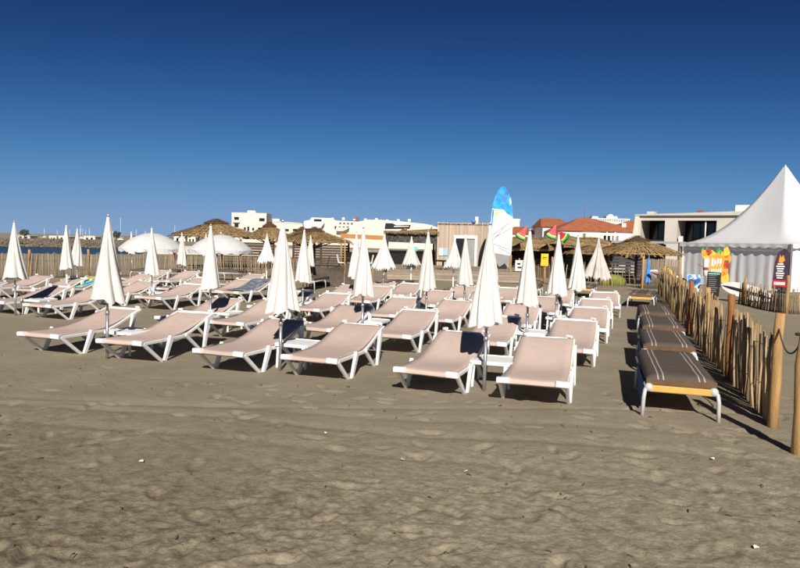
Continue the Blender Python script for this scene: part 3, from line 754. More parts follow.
# ------------------------------------------------------------------ signs by the tent
def face_cam(x, y): return -math.atan2(x, y)
def fruit_sign(x, y):
    t = thing('fruit_sign', 'orange and yellow fruit-shaped drinks sign on a post before the tent', 'sign', (x, y, 0), face_cam(x, y))
    part('post', MB().bar((-.02, .05, -.1), (-.02, .05, 1.5), .07, .07).mesh('post', 'post'), t)
    out = [(-.19, .80), (.22, .78), (.26, 1.44), (.05, 1.56), (-.18, 1.48)]
    pn = part('panel', MB().prism(out, -.04, -.026).mesh('panel', 'orange'), t)
    L = MB(); rg = random.Random(3)
    for (z0, z1, n) in ((1.13, 1.38, 4), (.90, 1.06, 5)):
        for k in range(n):
            x0 = -.13+.33*k/n; w_ = .33/n*.72
            L.box(x0, x0+w_*.32, -.048, -.0405, z0, z1); L.box(x0+w_*.34, x0+w_, -.048, -.0405, z0+(z1-z0)*rg.choice((0, .4, .8)), z0+(z1-z0)*rg.choice((.22, .6, 1.0))+.02)
    part('lettering', L.mesh('lettering', 'ink'), pn)
    def fruit(nm, c, rx, rz_, m_):
        ol = [(c[0]+rx*1.25*(1+.18*math.sin(3*a+c[2]*9))*math.cos(a), c[2]+rz_*1.2*(1+.15*math.cos(4*a+c[0]*7))*math.sin(a)) for a in np.linspace(0, 6.28, 15)[:-1]]
        part(nm, MB().prism(ol, c[1]-.025, c[1]+.025+.01*(len(t.children) % 3)).mesh(nm, m_), t)
    fruit('fruit', (-.36, 0, 1.58), .09, .085, 'orange'); fruit('fruit', (-.24, 0, 1.60), .08, .085, 'red'); fruit('fruit', (-.30, .02, 1.45), .09, .08, 'yellow_p')
    fruit('fruit', (-.12, 0, 1.54), .085, .10, 'yellow_p'); fruit('fruit', (.12, .02, 1.54), .09, .10, 'yellow_p'); fruit('fruit', (.30, 0, 1.60), .08, .16, 'yellow_p')
    fruit('fruit', (.34, 0, 1.38), .10, .12, 'orange'); fruit('fruit', (.30, 0, 1.18), .10, .12, 'red'); fruit('fruit', (.33, 0, 1.30), .06, .05, 'green'); fruit('fruit', (.26, 0, .98), .09, .14, 'orange')
    fruit('fruit', (.24, .0, .78), .06, .16, 'yellow_p'); fruit('fruit', (.36, 0, .62), .05, .25, 'yellow_p')
    part('glass', MB().lathe([(.02, .78), (.07, .80), (.075, 1.0), (.09, 1.15), (.10, 1.38)], 12, cx=-.30).mesh('glass', 'ink'), t)
    part('drink', MB().lathe([(.0, .99), (.085, 1.0), (.085, 1.09), (0, 1.10)], 12, cx=-.30).mesh('drink', 'rust'), t)
    part('straw', MB().tube([(-.30, 0, 1.05), (-.55, -.03, 1.18)], .012, 6).mesh('straw', 'red'), t)
    for k, (cx, cz) in enumerate(((-.42, 1.68), (-.30, 1.70), (.03, 1.62), (.08, 1.68), (.13, 1.60))):
        part('leaf', MB().prism([(cx, cz-.10), (cx+.035, cz), (cx+.02, cz+.11), (cx-.03, cz+.01)], -.015, .015).mesh('leaf', 'green'), t)
fruit_sign(10.62, 22.0)
t = thing('menu_board', 'tall black menu board hanging under the fruit sign', 'sign', (10.2, 21.2, 0), face_cam(10.2, 21.2))
bd = part('board', MB().prism([(-.22, .25), (.17, .20), (.21, .95), (-.19, .97)], -.02, .02).mesh('board', 'black'), t)
part('leg', MB().bar((-.15, .04, -.1), (-.15, .04, .9), .05, .05).mesh('leg', 'wood_dark'), t); part('leg', MB().bar((.13, .04, -.1), (.13, .04, .9), .05, .05).mesh('leg', 'wood_dark'), t)
for k in range(9): part('lettering', MB().box(-.15, -.15+random.uniform(.15, .28), -.025, -.0205, .84-k*.065, .855-k*.065).mesh('lettering', 'grey_wall'), bd)
part('header', MB().box(-.17, .17, -.025, -.0206, .885, .93).mesh('header', 'turq'), bd)
t = thing('poster_board', 'blue and white poster board left of the black menu board', 'sign', (9.72, 21.6, 0), face_cam(9.72, 21.6))
pb = part('panel', MB().box(-.20, .22, -.02, .02, .25, .86).mesh('panel', towel_mat('poster_print', [(.05, .06, .09), (.04, .14, .45), (.10, .30, .65), (.55, .60, .66), (.03, .05, .12), (.30, .45, .65)])), t)
lm = MB(); rg = random.Random(5)
for k in range(16):
    x0 = rg.uniform(-.22, .12); z0 = rg.uniform(.28, .84); lm.prism([(x0, z0), (x0+rg.uniform(.04, .12), z0+.01), (x0+rg.uniform(.02, .1), z0+rg.uniform(.03, .09))], -.026, -.0205)
part('print', lm.mesh('print', 'ink'), pb); part('leg', MB().bar((0, .04, -.1), (0, .04, .6), .05, .05).mesh('leg', 'post'), t)
# feather flag
t = thing('feather_flag', 'dark navy and red feather flag with pale print beside the tent corner', 'flag', (14.1, 24.2, 0), face_cam(14.1, 24.2))
part('pole', MB().tube([(.27, 0, -.05), (.27, 0, 1.35), (.25, 0, 1.6), (.16, 0, 1.73), (.05, 0, 1.77)], .016, 6).mesh('pole', 'black'), t)
fo = [(-.26, .30), (.25, .24), (.265, 1.35), (.25, 1.58), (.17, 1.71), (.06, 1.755), (-.06, 1.70), (-.15, 1.55), (-.21, 1.2)]
sl = part('sail', MB().prism(fo, -.008, .008).mesh('sail', mat('navy_print', (.02, .025, .06), .7, (.10, .03, .05), 4)), t)
part('lower_band', MB().prism([(-.235, .40), (.235, .36), (.237, .60), (-.228, .62)], -.014, -.009).mesh('lower_band', 'red'), sl)
for k in range(7):
    wv = .10+.02*(k % 3); part('lettering', MB().box(-.02-wv*.9, -.02+wv, -.014, -.0095, .68+k*.085, .725+k*.085).mesh('lettering', 'ink'), sl)
for k in range(8): part('lettering', MB().box(-.19+k*.045, -.155+k*.045, -.019, -.0145, .44, .55).mesh('lettering', 'ink'), sl)
part('flame', MB().prism([(-.08, 1.28), (.03, 1.24), (.12, 1.36), (.06, 1.55), (-.01, 1.45), (-.04, 1.58)], -.014, -.009).mesh('flame', 'orange'), sl)
# boards lying near
def surf(x, y, z, L, W, rot, m_, stripe, label):
    t = thing('surfboard', label, 'surfboard', (x, y, z), 0, None, rot); n = 16; vs = []; fs = []
    top = []
    for i in range(n+1):
        s = -1+2*i/n; top.append((s*L/2, W/2*max(.02, (1-abs(s)**2.6))**.7))
    ol = [(a, b) for a, b in top]+[(a, -b) for a, b in reversed(top[1:-1])]
    part('deck', MB().prism(ol, -.045, .045).mesh('deck', m_), t)
    part('stripe', MB().prism([(a*.97, b*.25) for a, b in ol], -.05, -.0455).mesh('stripe', stripe), t)
surf(10.1, 23.9, .52, 1.9, .42, (R(35), R(20), R(-25)), 'white', 'red', 'white and red surfboard leaning behind the stake fence')
surf(11.2, 21.0, .36, 1.6, .45, (R(15), R(14), R(-25)), 'white', 'black', 'white and black surfboard lying right of the menu board')
t = thing('ring_buoy', 'yellow-green ring hung on the stake fence', 'ring', (9.75, 23.9, .78), face_cam(9.7, 23.9))
vs = []; fs = []
for i in range(24):
    a = 2*math.pi*i/24
    for k in range(8):
        b = 2*math.pi*k/8; r = .17+.035*math.cos(b); vs.append((r*math.cos(a), .035*math.sin(b), r*math.sin(a)))
for i in range(24):
    for k in range(8): fs.append((i*8+k, ((i+1) % 24)*8+k, ((i+1) % 24)*8+(k+1) % 8, i*8+(k+1) % 8))
part('tube', MB().add(vs, fs, 0, True).mesh('tube', 'lime'), t); part('lashing', MB().tube([(-.02, -.04, .13), (.02, -.04, .21)], .02, 6).mesh('lashing', 'rope'), t)
t = thing('folded_parasol', 'furled bright blue parasol at the end of the stake fence', 'umbrella', (9.35, 24.6, 0))
part('pole', MB().tube([(0, 0, -.05), (0, 0, 1.45)], .018, 8).mesh('pole', 'pole'), t); part('canopy', canopy_mesh(33, .12, .45, 1.42, 'blue_p', 1.2, .3), t)
t = thing('reed_screen', 'grey-brown reed screen left of the tent', 'screen', (10.9, 27.2, 0), 0)
rs = MB()
for k in range(46): rs.tube([(-.75+k*.033, random.uniform(-.01, .01), 0), (-.75+k*.033+random.uniform(-.01, .01), 0, 1.25+random.uniform(-.04, .04))], .014, 5)
ob = part('reeds', rs.mesh('reeds', 'reed'), t); ob['kind'] = 'stuff'
for s in (-.78, .78): part('post', PST[0], t, (s, .02, 0), (0, 0, 0), (1, 1, 1.35))

# ------------------------------------------------------------------ cabin and tall board
def wall_holes(mb, x0, x1, z0, z1, y0, y1, holes, mi=0):
    xs = sorted({x0, x1, *[h[0] for h in holes], *[h[1] for h in holes]}); zs = sorted({z0, z1, *[h[2] for h in holes], *[h[3] for h in holes]})
    for a, b in zip(xs[:-1], xs[1:]):
        for c, d in zip(zs[:-1], zs[1:]):
            mx, mz = (a+b)/2, (c+d)/2
            if any(h[0] < mx < h[1] and h[2] < mz < h[3] for h in holes): continue
            mb.box(a, b, y0, y1, c, d, mi)
    return mb
def cabin():
    x0, x1, Y, H = 2.0, 5.45, 36.0, 2.86
    t = thing('slatted_cabin', 'wooden slatted cabin with white glazed door beside the tall board', 'cabin', (3.72, Y, 0), R(-4)); W = (x1-x0)/2
    part('body', wall_holes(MB(), -W, W, 0, H-.15, .05, .12, [(-.78, .42, .1, 2.1)]).box(-W, -W+.08, .12, 3, 0, H-.15).box(W-.08, W, .12, 3, 0, H-.15).box(-W, W, 2.92, 3, 0, H-.15).mesh('body', 'wood'), t)
    part('roof', MB().box(-W-.03, W+.03, .0, 3.05, H-.149, H-.09).mesh('roof', 'wood_dark'), t)
    sl = [MB().box(-.03, .03, -.02, .02, 0, hh).mesh('slat', 'wood') for hh in (H, H-.04, .73, H-2.13)]
    k = -W+.04; rg = random.Random(2)
    while k < W:
        if -.82 < k < .46: part('slat', sl[3], t, (k, .02, 2.13), (0, R(rg.uniform(-.5, .5)), 0), (1, 1, .98))
        else: part('slat', sl[rg.choice((0, 0, 1))], t, (k, .02, 0), (0, R(rg.uniform(-.3, .3)), 0))
        k += .083
    d = part('door', MB().box(-.82, -.70, -.05, .06, .1, 2.14).box(.34, .46, -.05, .06, .1, 2.14).box(-.70, .34, -.05, .06, 1.98, 2.14).box(-.70, .34, -.05, .06, .1, .25).box(-.22, -.12, -.04, .06, .25, 1.98).mesh('door', 'white'), t)
    part('pane', MB().box(-.70, -.22, .03, .04, .25, 1.98).mesh('pane', 'glass'), d); part('pane', MB().box(-.12, .34, .03, .04, .25, 1.98).mesh('pane', 'grey_wall'), d)  # second pane is opaque grey, a painted stand-in for reflected sky
    s = part('notice', MB().box(-1.62, -1.38, -.04, -.022, 1.02, 1.42).mesh('notice', 'paper'), t)
    part('notice', MB().box(-1.37, -1.12, -.04, -.022, 1.02, 1.42).mesh('notice', 'lightblue'), t)
    part('shutter', MB().box(1.05, 1.5, -.05, -.022, .3, 1.6).mesh('shutter', 'white'), t)
    for zz in (.55, .8, 1.05, 1.3): part('louvre', MB().box(1.09, 1.46, -.065, -.051, zz, zz+.03).mesh('louvre', 'grey_wall'), t)
    part('lamp', MB().ball((.25, -.05, H+.06), .13, .12, .10).mesh('lamp', 'blue_p'), t)
cabin()

def board_sign():
    x, y = 4.9, 32.0
    t = thing('board_sign', 'tall upright paddleboard-shaped sign, blue tip over white, beside the cabin', 'sign', (x, y, 0), face_cam(x, y)+R(3)); H = 4.52; W = 1.04
    def hw(z):
        s = z/H; return W/2*(min(1, .82+.5*s) if s < .36 else 1.0)*(1 if s < .62 else max(.0, 1-((s-.62)/.38)**2.3)**.62)
    n = 40
    def region(z0, z1, y0, y1, k=1.0, w0=None):
        zs = [z0+(z1-z0)*i/n for i in range(n+1)]; ol = [(hw(z)*k, z) for z in zs]+[(-hw(z)*k, z) for z in reversed(zs)]
        return MB().prism(ol, y0, y1)
    b = part('board', region(.02, H, -.05, .07).mesh('board', 'white'), t)
    cy = mat('cyan_print', (.015, .17, .55), .4, (.05, .52, .86), 3.2)
    # blue tip with a slanting lower edge
    ol = [(hw(3.05)*.995, 3.05)]+[(hw(z)*.995, z) for z in np.linspace(3.1, H-.005, 24)]+[(-hw(z)*.995, z) for z in np.linspace(H-.005, 3.45, 22)]+[(-hw(3.45)*.6, 3.42), (.05, 3.40), (.25, 3.2)]
    part('tip_print', MB().prism(ol, -.056, -.0505).mesh('tip_print', cy), b)
    part('side_print', MB().prism([(-hw(2.0)*.99, 1.9), (-hw(3.4)*.99, 3.4), (-hw(3.4)*.78, 3.38), (-hw(2.6)*.86, 2.6)], -.056, -.0505).mesh('side_print', cy), b)
    part('print', MB().prism([(-.02, 3.78), (.10, 3.72), (.22, 3.9), (.2, 4.15), (.06, 4.22), (-.06, 4.05)], -.062, -.0565).mesh('print', 'blue_p'), b)
    part('print', MB().prism([(.36, 3.6), (.43, 3.75), (.38, 4.0), (.33, 3.85)], -.062, -.0565).mesh('print', 'paper'), b)
    part('print', MB().prism([(-.40, 3.18), (-.28, 3.30), (-.14, 3.36), (-.30, 3.02)], -.056, -.0505).mesh('print', 'lime'), b)
    part('print', MB().prism([(-hw(.1)*.98, .05), (hw(.1)*.98, .05), (hw(1.15)*.985, 1.15), (.1, 1.22), (-hw(1.3)*.985, 1.30)], -.056, -.0505).mesh('print', 'grey_wall'), b)
    part('print', MB().prism([(-.44, .12), (.46, .12), (.44, .48), (.2, .78), (-.05, .60), (-.25, .84), (-.42, .62)], -.062, -.0565).mesh('print', 'black'), b)
    part('print', MB().box(-.35, .46, -.068, -.0625, .06, .16).mesh('print', 'blue_p'), b)
    for (a, c) in (((-.42, 2.15), (.35, 2.75)), ((-.30, 2.05), (.45, 2.5)), ((-.40, 1.9), (.1, 2.5)), ((-.1, 1.55), (.45, 1.25)), ((-.45, 1.75), (.4, 1.45))):
        part('print', MB().bar((a[0], -.054, a[1]), (c[0], -.054, c[1]), .006, .035, (0, 1, 0)).mesh('print', 'grey_wall'), b)
    part('stand', MB().box(-.45, .45, .08, .5, 0, .12).bar((0, .1, 1.9), (0, .48, .05), .06, .06).mesh('stand', 'black'), t)
board_sign()

# wooden deck -----------------------------------------------------------
t = thing('wooden_deck', 'low grey-brown wooden terrace deck in front of the cabin', 'deck', (2.4, 29.0, 0), R(-3))
for r in range(4):
    for k in range(3):
        x0 = -3.0+k*2.1; part('plank', MB().box(x0+.005, x0+2.095, -.03, 0, .02+r*.115, .127+r*.115).mesh('plank', 'wood_deck'), t)
for k in range(30): part('plank', MB().box(-3.05, 3.35, .01+k*.2, .2+k*.2, .47, .50).mesh('plank', 'wood_deck'), t)
for k in range(6): part('post', PST[0], t, (-2.9+k*1.2, .1, .3), (0, 0, 0), (.7, .7, .35+.1*(k % 2)))
# dark pergola ---------------------------------------------------------
t = thing('dark_pergola', 'pergola with black netting fascia and sloping straw roof left of the cabin', 'pergola', (.65, 36.2, 0), 0)
for s in (-1.45, 0, 1.3): part('post', MB().tube([(s, 0, 0), (s, 0, 2.25)], .06, 8).mesh('post', 'wood_dark'), t); part('post', MB().tube([(s, 2.6, 0), (s, 2.6, 2.0)], .06, 8).mesh('post', 'wood_dark'), t)
part('fascia', MB().prism([(-1.5, 1.70), (1.4, 1.64), (1.4, 2.28), (-1.5, 2.22)], -.08, -.05).mesh('fascia', mat('net', (.02, .02, .02), .9, (.12, .11, .10), 7, detail=8)), t)
rf = MB(); rg = random.Random(8); rf.add([(-1.6, -.2, 2.25), (1.45, -.2, 2.33), (1.45, 2.8, 2.55), (-1.6, 2.8, 2.3), (-1.6, -.2, 2.21), (1.45, -.2, 2.28), (1.45, 2.8, 2.5), (-1.6, 2.8, 2.25)], [(0, 1, 2, 3), (7, 6, 5, 4), (0, 4, 5, 1), (1, 5, 6, 2), (2, 6, 7, 3), (3, 7, 4, 0)])
for k in range(220):
    x = rg.uniform(-1.6, 1.4); rf.add([(x, -.15, 2.29), (x+.03, -.15, 2.29), (x+.05+rg.uniform(-.05, .05), -.32, 2.2+rg.uniform(-.1, .08)), (x+rg.uniform(-.05, .05), -.30, 2.18)], [(0, 1, 2, 3)])
part('roof', rf.mesh('roof', 'thatch'), t)
part('back_screen', MB().box(-1.5, 1.4, 2.62, 2.66, 0, 1.05).mesh('back_screen', 'grey_wall'), t)
# orange canopy
t = thing('orange_awning', 'flat orange awning on posts behind the closed umbrellas', 'awning', (-2.3, 40, 0))
part('canopy', MB().prism([(-1.4, 1.86), (1.4, 1.80), (1.4, 2.06), (-1.4, 2.14)], -.06, 2.5).mesh('canopy', mat('orange_canvas', (.50, .24, .09), .8, (.42, .19, .07), 3)), t)
for s in (-1.35, 0, 1.35):
    part('post', MB().tube([(s, .05, 0), (s, .05, 1.9)], .05, 8).mesh('post', 'post'), t)
part('back_wall', MB().box(-1.4, 1.4, 2.4, 2.46, 0, 1.0).mesh('back_wall', 'reed'), t)
# low walls / bits of the terrace
solo('low_wall', wall_holes(MB(), -1.9, 1.9, 0, 1.15, 0, .12, [(-.6, .1, .0, .6)]).box(-1.95, 1.95, -.03, .15, 1.15, 1.2).mesh('low_wall', 'grey_wall'), 'low grey wall behind the deck under the dark pergola', 'wall', (.6, 38.9, 0))
t = thing('windbreak', 'dark brown fabric windbreak on wooden posts behind the loungers', 'windbreak', (-3.2, 24.0, 0), R(8))
def cloth(x0, x1, h0, h1, seed):
    vs = []; fs = []; nx, nz = 14, 6
    for i in range(nx+1):
        s = i/nx
        for j in range(nz+1): q = j/nz; vs.append((x0+(x1-x0)*s, .05*math.sin(5*s+5*q+seed)+.03*math.sin(14*q+4*s+seed), (h0+(h1-h0)*s-.09*math.sin(math.pi*s))*q+.02))
    for i in range(nx):
        for j in range(nz): a = i*(nz+1)+j; fs.append((a, a+nz+1, a+nz+2, a+1))
    return MB().add(vs, fs, 0, True).mesh('fabric_panel', 'screen')
part('fabric_panel', cloth(0, 1.15, .74, .80, 1), t); part('fabric_panel', cloth(1.15, 2.2, .95, .5, 4), t)
for x_, h_ in ((0, .85), (1.15, 1.75), (2.2, .7)): part('post', PST[0], t, (x_, .05, 0), (0, 0, 0), (.6, .6, h_))
t = thing('black_table', 'black outdoor table on the deck before the cabin', 'table', (1.95, 29.9, .5))
part('table_top', MB().lathe([(0, .42), (.34, .42), (.36, .40), (.34, .36), (.05, .34), (0, .34)], 20).mesh('table_top', 'black'), t); part('leg', MB().tube([(0, 0, 0), (0, 0, .36)], .04, 8).mesh('leg', 'black'), t); part('base', MB().lathe([(.2, .0), (.18, .03), (0, .05)], 16).mesh('base', 'black'), t)
t = thing('red_cooler', 'small red and black cool box on the deck', 'cool box', (.48, 29.6, .5))
part('body', MB().box(-.2, .2, -.14, .14, .05, .26).mesh('body', 'black'), t); part('lid', MB().prism([(-.21, .262), (.21, .262), (.16, .36), (-.16, .36)], -.15, .15).mesh('lid', 'red'), t); part('handle', MB().tube([(-.18, 0, .30), (-.15, 0, .43), (.15, 0, .43), (.18, 0, .30)], .012, 6).mesh('handle', 'black'), t)
t = thing('round_sign', 'turquoise round stand-up sign under the dark pergola', 'sign', (.78, 34.6, 0))
part('disc', MB().lathe([(0, -.02), (.13, -.02), (.14, 0), (.13, .02), (0, .02)], 20).mesh('disc', 'turq'), t, (0, 0, 1.35), (R(90), 0, 0)); part('post', MB().tube([(0, .03, 0), (0, .03, 1.3)], .025, 8).mesh('post', 'pole'), t)

# terrace furniture under the straw parasols
def cafe_table(x, y, rz, label):
    t = thing('cafe_table', label, 'table', (x, y, 0), rz, 'dark tables under the straw parasols')
    part('table_top', MB().box(-.4, .4, -.4, .4, .70, .74).mesh('table_top', 'wood_dark'), t); part('leg', MB().tube([(0, 0, 0), (0, 0, .70)], .04, 8).mesh('leg', 'black'), t); part('base', MB().lathe([(.25, 0), (.23, .03), (0, .05)], 14).mesh('base', 'black'), t)
def cafe_chair(x, y, rz, m_, label):
    t = thing('cafe_chair', label, 'chair', (x, y, 0), rz, 'chairs under the straw parasols')
    part('seat', MB().box(-.22, .22, -.22, .22, .42, .46).mesh('seat', m_), t); part('backrest', MB().bar((0, .21, .46), (0, .30, .92), .42, .04).mesh('backrest', m_), t)
    for sx in (-.19, .19):
        for sy in (-.19, .19): part('leg', MB().tube([(sx, sy, .42), (sx*1.15, sy*1.15, 0)], .018, 6).mesh('leg', 'black'), t)
for i, (x, y, m_, lb) in enumerate([(-11.2, 35.4, 'rust', 'under the leftmost straw parasol'), (-8.6, 35.2, 'wood_dark', 'between the first two straw parasols'), (-6.9, 37.0, 'rust', 'under the pointed straw parasol'), (-4.6, 33.0, 'wood_dark', 'under the flat straw parasol'), (-2.6, 37.8, 'white', 'before the orange awning')]):
    cafe_table(x, y, .3*i, 'dark square table '+lb)
    cafe_chair(x-.75, y-.1, 1.5, m_, 'chair on the left of the dark table '+lb); cafe_chair(x+.7, y+.15, -1.4, m_, 'chair on the right of the dark table '+lb)
for (x, y, L, h, lb) in ((-10.2, 41.5, 4.2, 1.5, 'added dark slatted screen standing in for shade behind the leftmost straw parasol'), (-5.2, 42.5, 3.6, 1.45, 'added dark slatted screen standing in for shade behind the flat straw parasol')):
    t = thing('added_shade_slats', lb, 'screen', (x, y, 0))  # dark slats added so the space under the thatch reads as shaded
    for k in range(8): part('slat', MB().box(-L/2, L/2, -.02, .02, .15+k*(h-.15)/8, .15+(k+.72)*(h-.15)/8).mesh('slat', 'wood_dark'), t)
    for q in (-L/2, 0, L/2): part('post', MB().box(q-.06, q+.06, .021, .14, 0, h+.1).mesh('post', 'wood_dark'), t)

# thatched beach bar on the right --------------------------------------
def beach_bar():
    t = thing('beach_bar', 'thatched open beach bar with dark interior right of the tall board', 'beach bar', (7.9, 34.5, 0), R(2)); W = 2.9
    for s in (-2.8, -1.4, 0, 1.4, 2.8): part('post', PST[0], t, (s, -.9, 0), (0, 0, 0), (1.3, 1.3, 1.9))
    part('back_wall', MB().box(-W, W, 2.2, 2.3, 0, 2.0).box(-W, -W+.1, -.6, 2.2, 0, 1.9).box(W-.1, W, -.6, 2.2, 0, 1.9).mesh('back_wall', 'reed'), t)
    part('counter', MB().box(-W+.2, W-.2, -.3, .3, 0, .95).box(-W+.15, W-.15, -.4, .4, .95, 1.02).mesh('counter', 'wood_dark'), t)
    rf = MB(); rg = random.Random(21); nx = 24; prof = [(-1.35, 1.62), (-.9, 1.83), (-.2, 2.05), (.6, 2.18), (1.4, 2.1), (2.5, 1.85)]
    def H(x): return .10*math.sin(x*1.3+.5)+.06*math.sin(x*3.1)
    vs = []; fs = []
    for i in range(nx+1):
        x = -W-.2+(2*W+.4)*i/nx
        for (y, z) in prof: vs.append((x, y, z+H(x)))
        for (y, z) in prof: vs.append((x, y*.97, z+H(x)-.14))
    m = len(prof); S = 2*m
    for i in range(nx):
        for j in range(m-1):
            a = i*S+j; fs.append((a, a+S, a+S+1, a+1)); a = i*S+m+j; fs.append((a+1, a+S+1, a+S, a))
        a = i*S; fs.append((a, a+m, a+S+m, a+S)); a = i*S+m-1; fs.append((a+S, a+S+m, a+m, a))
    for i in (0, nx): fs.append(tuple(i*S+j for j in range(m))+tuple(i*S+m+j for j in range(m-1, -1, -1)))
    rf.add(vs, fs)
    for k in range(1500):
        x = rg.uniform(-W-.2, W+.2); j = rg.choice((0, 0, 0, 1, 1, 2)); y0, z0 = prof[j+1]; y1, z1 = prof[j]
        ex = rg.uniform(.75, 1.25 if j == 0 else 1.1); w_ = rg.uniform(.015, .04)
        ya = y0+(y1-y0)*ex; za = z0+(z1-z0)*ex+rg.uniform(.0, .05); dx = rg.uniform(-.08, .08); b = H(x)
        rf.add([(x, y0, z0+b+.02), (x+w_, y0, z0+b+.02), (x+w_+dx, ya, za+b), (x+dx, ya, za+b)], [(0, 1, 2, 3)])
    part('roof', rf.mesh('roof', 'thatch'), t)
beach_bar()
def melon(x, y, z, rot, label):
    t = thing('melon_slice', label, 'inflatable', (x, y, z), 0, 'inflatable watermelon slices on the bar roof', rot); t.scale = (.92, 1.2, .98)
    def sect(r0, r1, w_):
        n = 14; ol = [(r1*math.cos(a), -r1*math.sin(a)) for a in np.linspace(R(68), R(112), n)]+([(r0*math.cos(a), -r0*math.sin(a)) for a in np.linspace(R(112), R(68), n)] if r0 > 0 else [(0, 0)])
        return MB().prism(ol, -w_, w_)
    part('flesh', sect(0, .58, .10).mesh('flesh', 'red'), t); part('rind', sect(.58, .64, .105).mesh('rind', 'lime'), t); part('skin', sect(.64, .72, .11).mesh('skin', 'green'), t)
    sd_ = MB()
    for k in range(6): sd_.ball((-.14+.07*(k % 5), -.105, -.28-.07*(k % 3)), .018, .01, .03, n=6, m=4)
    part('seed', sd_.mesh('seed', 'black'), t)
melon(6.15, 32.2, 2.62, (R(-12), R(28), R(-8)), 'red inflatable watermelon slice on the bar roof, left one')
melon(7.55, 32.0, 2.72, (R(-10), R(22), R(-10)), 'red inflatable watermelon slice on the bar roof, larger middle one')
melon(7.66, 32.5, 2.40, (R(-20), R(-58), R(-12)), 'tilted watermelon slice showing its green rind on the bar roof, right one')
t = thing('yellow_sign', 'yellow notice panel on a post at the open stake fence', 'sign', (6.62, 30.0, 0), face_cam(6.6, 30))
yp = part('panel', MB().box(-.165, .165, -.03, .03, .76, 1.32).mesh('panel', 'yellow'), t)
part('lettering', MB().box(-.10, .09, -.036, -.031, 1.14, 1.17).mesh('lettering', 'black'), yp); part('lettering', MB().box(-.11, .10, -.036, -.031, 1.08, 1.10).mesh('lettering', 'black'), yp); part('post', PST[0], t, (0, .09, 0), (0, 0, 0), (1, 1, 1.25))
t = thing('framed_notice', 'white framed notice on the open stake fence by the tall board', 'sign', (5.25, 28.85, 0), face_cam(5.2, 28.8))
part('frame', wall_holes(MB(), -.17, .17, .55, 1.02, -.03, .0, [(-.14, .14, .59, .98)]).mesh('frame', 'white'), t); part('panel', MB().box(-.14, .14, -.015, .0, .59, .98).mesh('panel', 'paper'), t)
part('print', MB().box(-.09, .05, -.02, -.0155, .82, .90).box(-.07, .10, -.02, -.0155, .66, .74).mesh('print', 'black'), t); part('post', PST[0], t, (0, .06, 0), (0, 0, 0), (.8, .8, 1.1))
t = thing('kayak_cover', 'olive green covered mound behind the open stake fence', 'cover', (9.55, 29.3, 0))
part('cover', MB().ball((0, 0, .12), .62, .4, .36, n=18, m=10).mesh('cover', mat('olive', (.24, .26, .05), .8, (.17, .19, .04), 6, .4, 14)), t); part('strap', MB().tube([(-.2, -.42*math.cos(a)*.96, .12+.37*math.sin(a)) for a in np.linspace(-.2, 3.3, 14)], .012, 5).mesh('strap', 'black'), t)
t = thing('shade_screen', 'black screened terrace wall below the drooping straw parasol', 'screen', (10.6, 34.0, 0))
for k in range(9): part('slat', MB().box(-2.0, 2.0, -.02, .02, .1+k*.165, .235+k*.165).mesh('slat', 'dark_metal'), t)
for s in (-2, 0, 2): part('post', MB().box(s-.05, s+.05, .021, .12, 0, 1.65).mesh('post', 'black'), t)
t = thing('grey_shelter', 'grey-roofed dark shelter between the straw parasol and the tent', 'shelter', (15.3, 40.5, 0))
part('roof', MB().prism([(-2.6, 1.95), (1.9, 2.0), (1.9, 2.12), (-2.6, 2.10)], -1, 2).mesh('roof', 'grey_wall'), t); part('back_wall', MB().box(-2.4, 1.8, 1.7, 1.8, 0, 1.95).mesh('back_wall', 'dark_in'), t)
for s in (-2.4, 1.7): part('post', MB().box(s-.06, s+.06, -.9, -.78, 0, 1.96).mesh('post', 'black'), t)
t = thing('white_hut', 'small white kiosk behind the drooping straw parasol', 'kiosk', (13.6, 41.5, 0))
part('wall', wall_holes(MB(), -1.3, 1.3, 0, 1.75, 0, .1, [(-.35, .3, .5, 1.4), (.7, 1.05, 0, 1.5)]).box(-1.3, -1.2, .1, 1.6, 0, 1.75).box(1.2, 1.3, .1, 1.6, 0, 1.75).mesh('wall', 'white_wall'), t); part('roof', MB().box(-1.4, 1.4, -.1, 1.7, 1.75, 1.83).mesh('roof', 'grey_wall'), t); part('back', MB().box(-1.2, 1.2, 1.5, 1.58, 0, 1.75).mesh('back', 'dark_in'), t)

# ------------------------------------------------------------------ buildings behind
def windows(t, ws, y, m_='glass'):
    for (x0, x1, z0, z1) in ws:
        wd = part('window', wall_holes(MB(), x0-.06, x1+.06, z0-.06, z1+.06, y-.06, y+.05, [(x0, x1, z0, z1)]).mesh('window', 'white_wall'), t)
        part('pane', MB().box(x0, x1, y+.1, y+.12, z0, z1).mesh('pane', m_), wd)
def block(name, label, x0, x1, H, Y, depth, wallm, ws, rz=0, cat='building', parapet=.25):
    W = (x1-x0)/2; t = thing(name, label, cat, ((x0+x1)/2, Y, 0), rz)
    part('wall', wall_holes(MB(), -W, W, 0, H, 0, .3, [(a, b, c, d) for a, b, c, d in ws]).box(-W, -W+.3, .3, depth, 0, H).box(W-.3, W, .3, depth, 0, H).box(-W+.3, W-.3, depth-.3, depth, 0, H).mesh('wall', wallm), t)
    part('roof', MB().box(-W-.08, W+.08, -.08, depth+.08, H, H+parapet).mesh('roof', wallm), t)
    windows(t, ws, .0)
    return t
b1 = block('apartment_block', 'cream three-storey apartment block above the straw parasols', -49.2, -39.2, 8.9, 190, 9, 'cream_wall',
           [(-4.3, -2.9, 7.0, 7.9), (-4.2, -3.0, 4.9, 6.0), (2.9, 4.5, 6.8, 7.7), (-1.5, -.9, 3.9, 5.0), (-.5, .1, 3.9, 5.2), (.9, 1.5, 4.0, 4.9), (-1.2, -.1, 2.4, 3.2), (2.6, 3.6, 4.2, 5.0)], R(2))
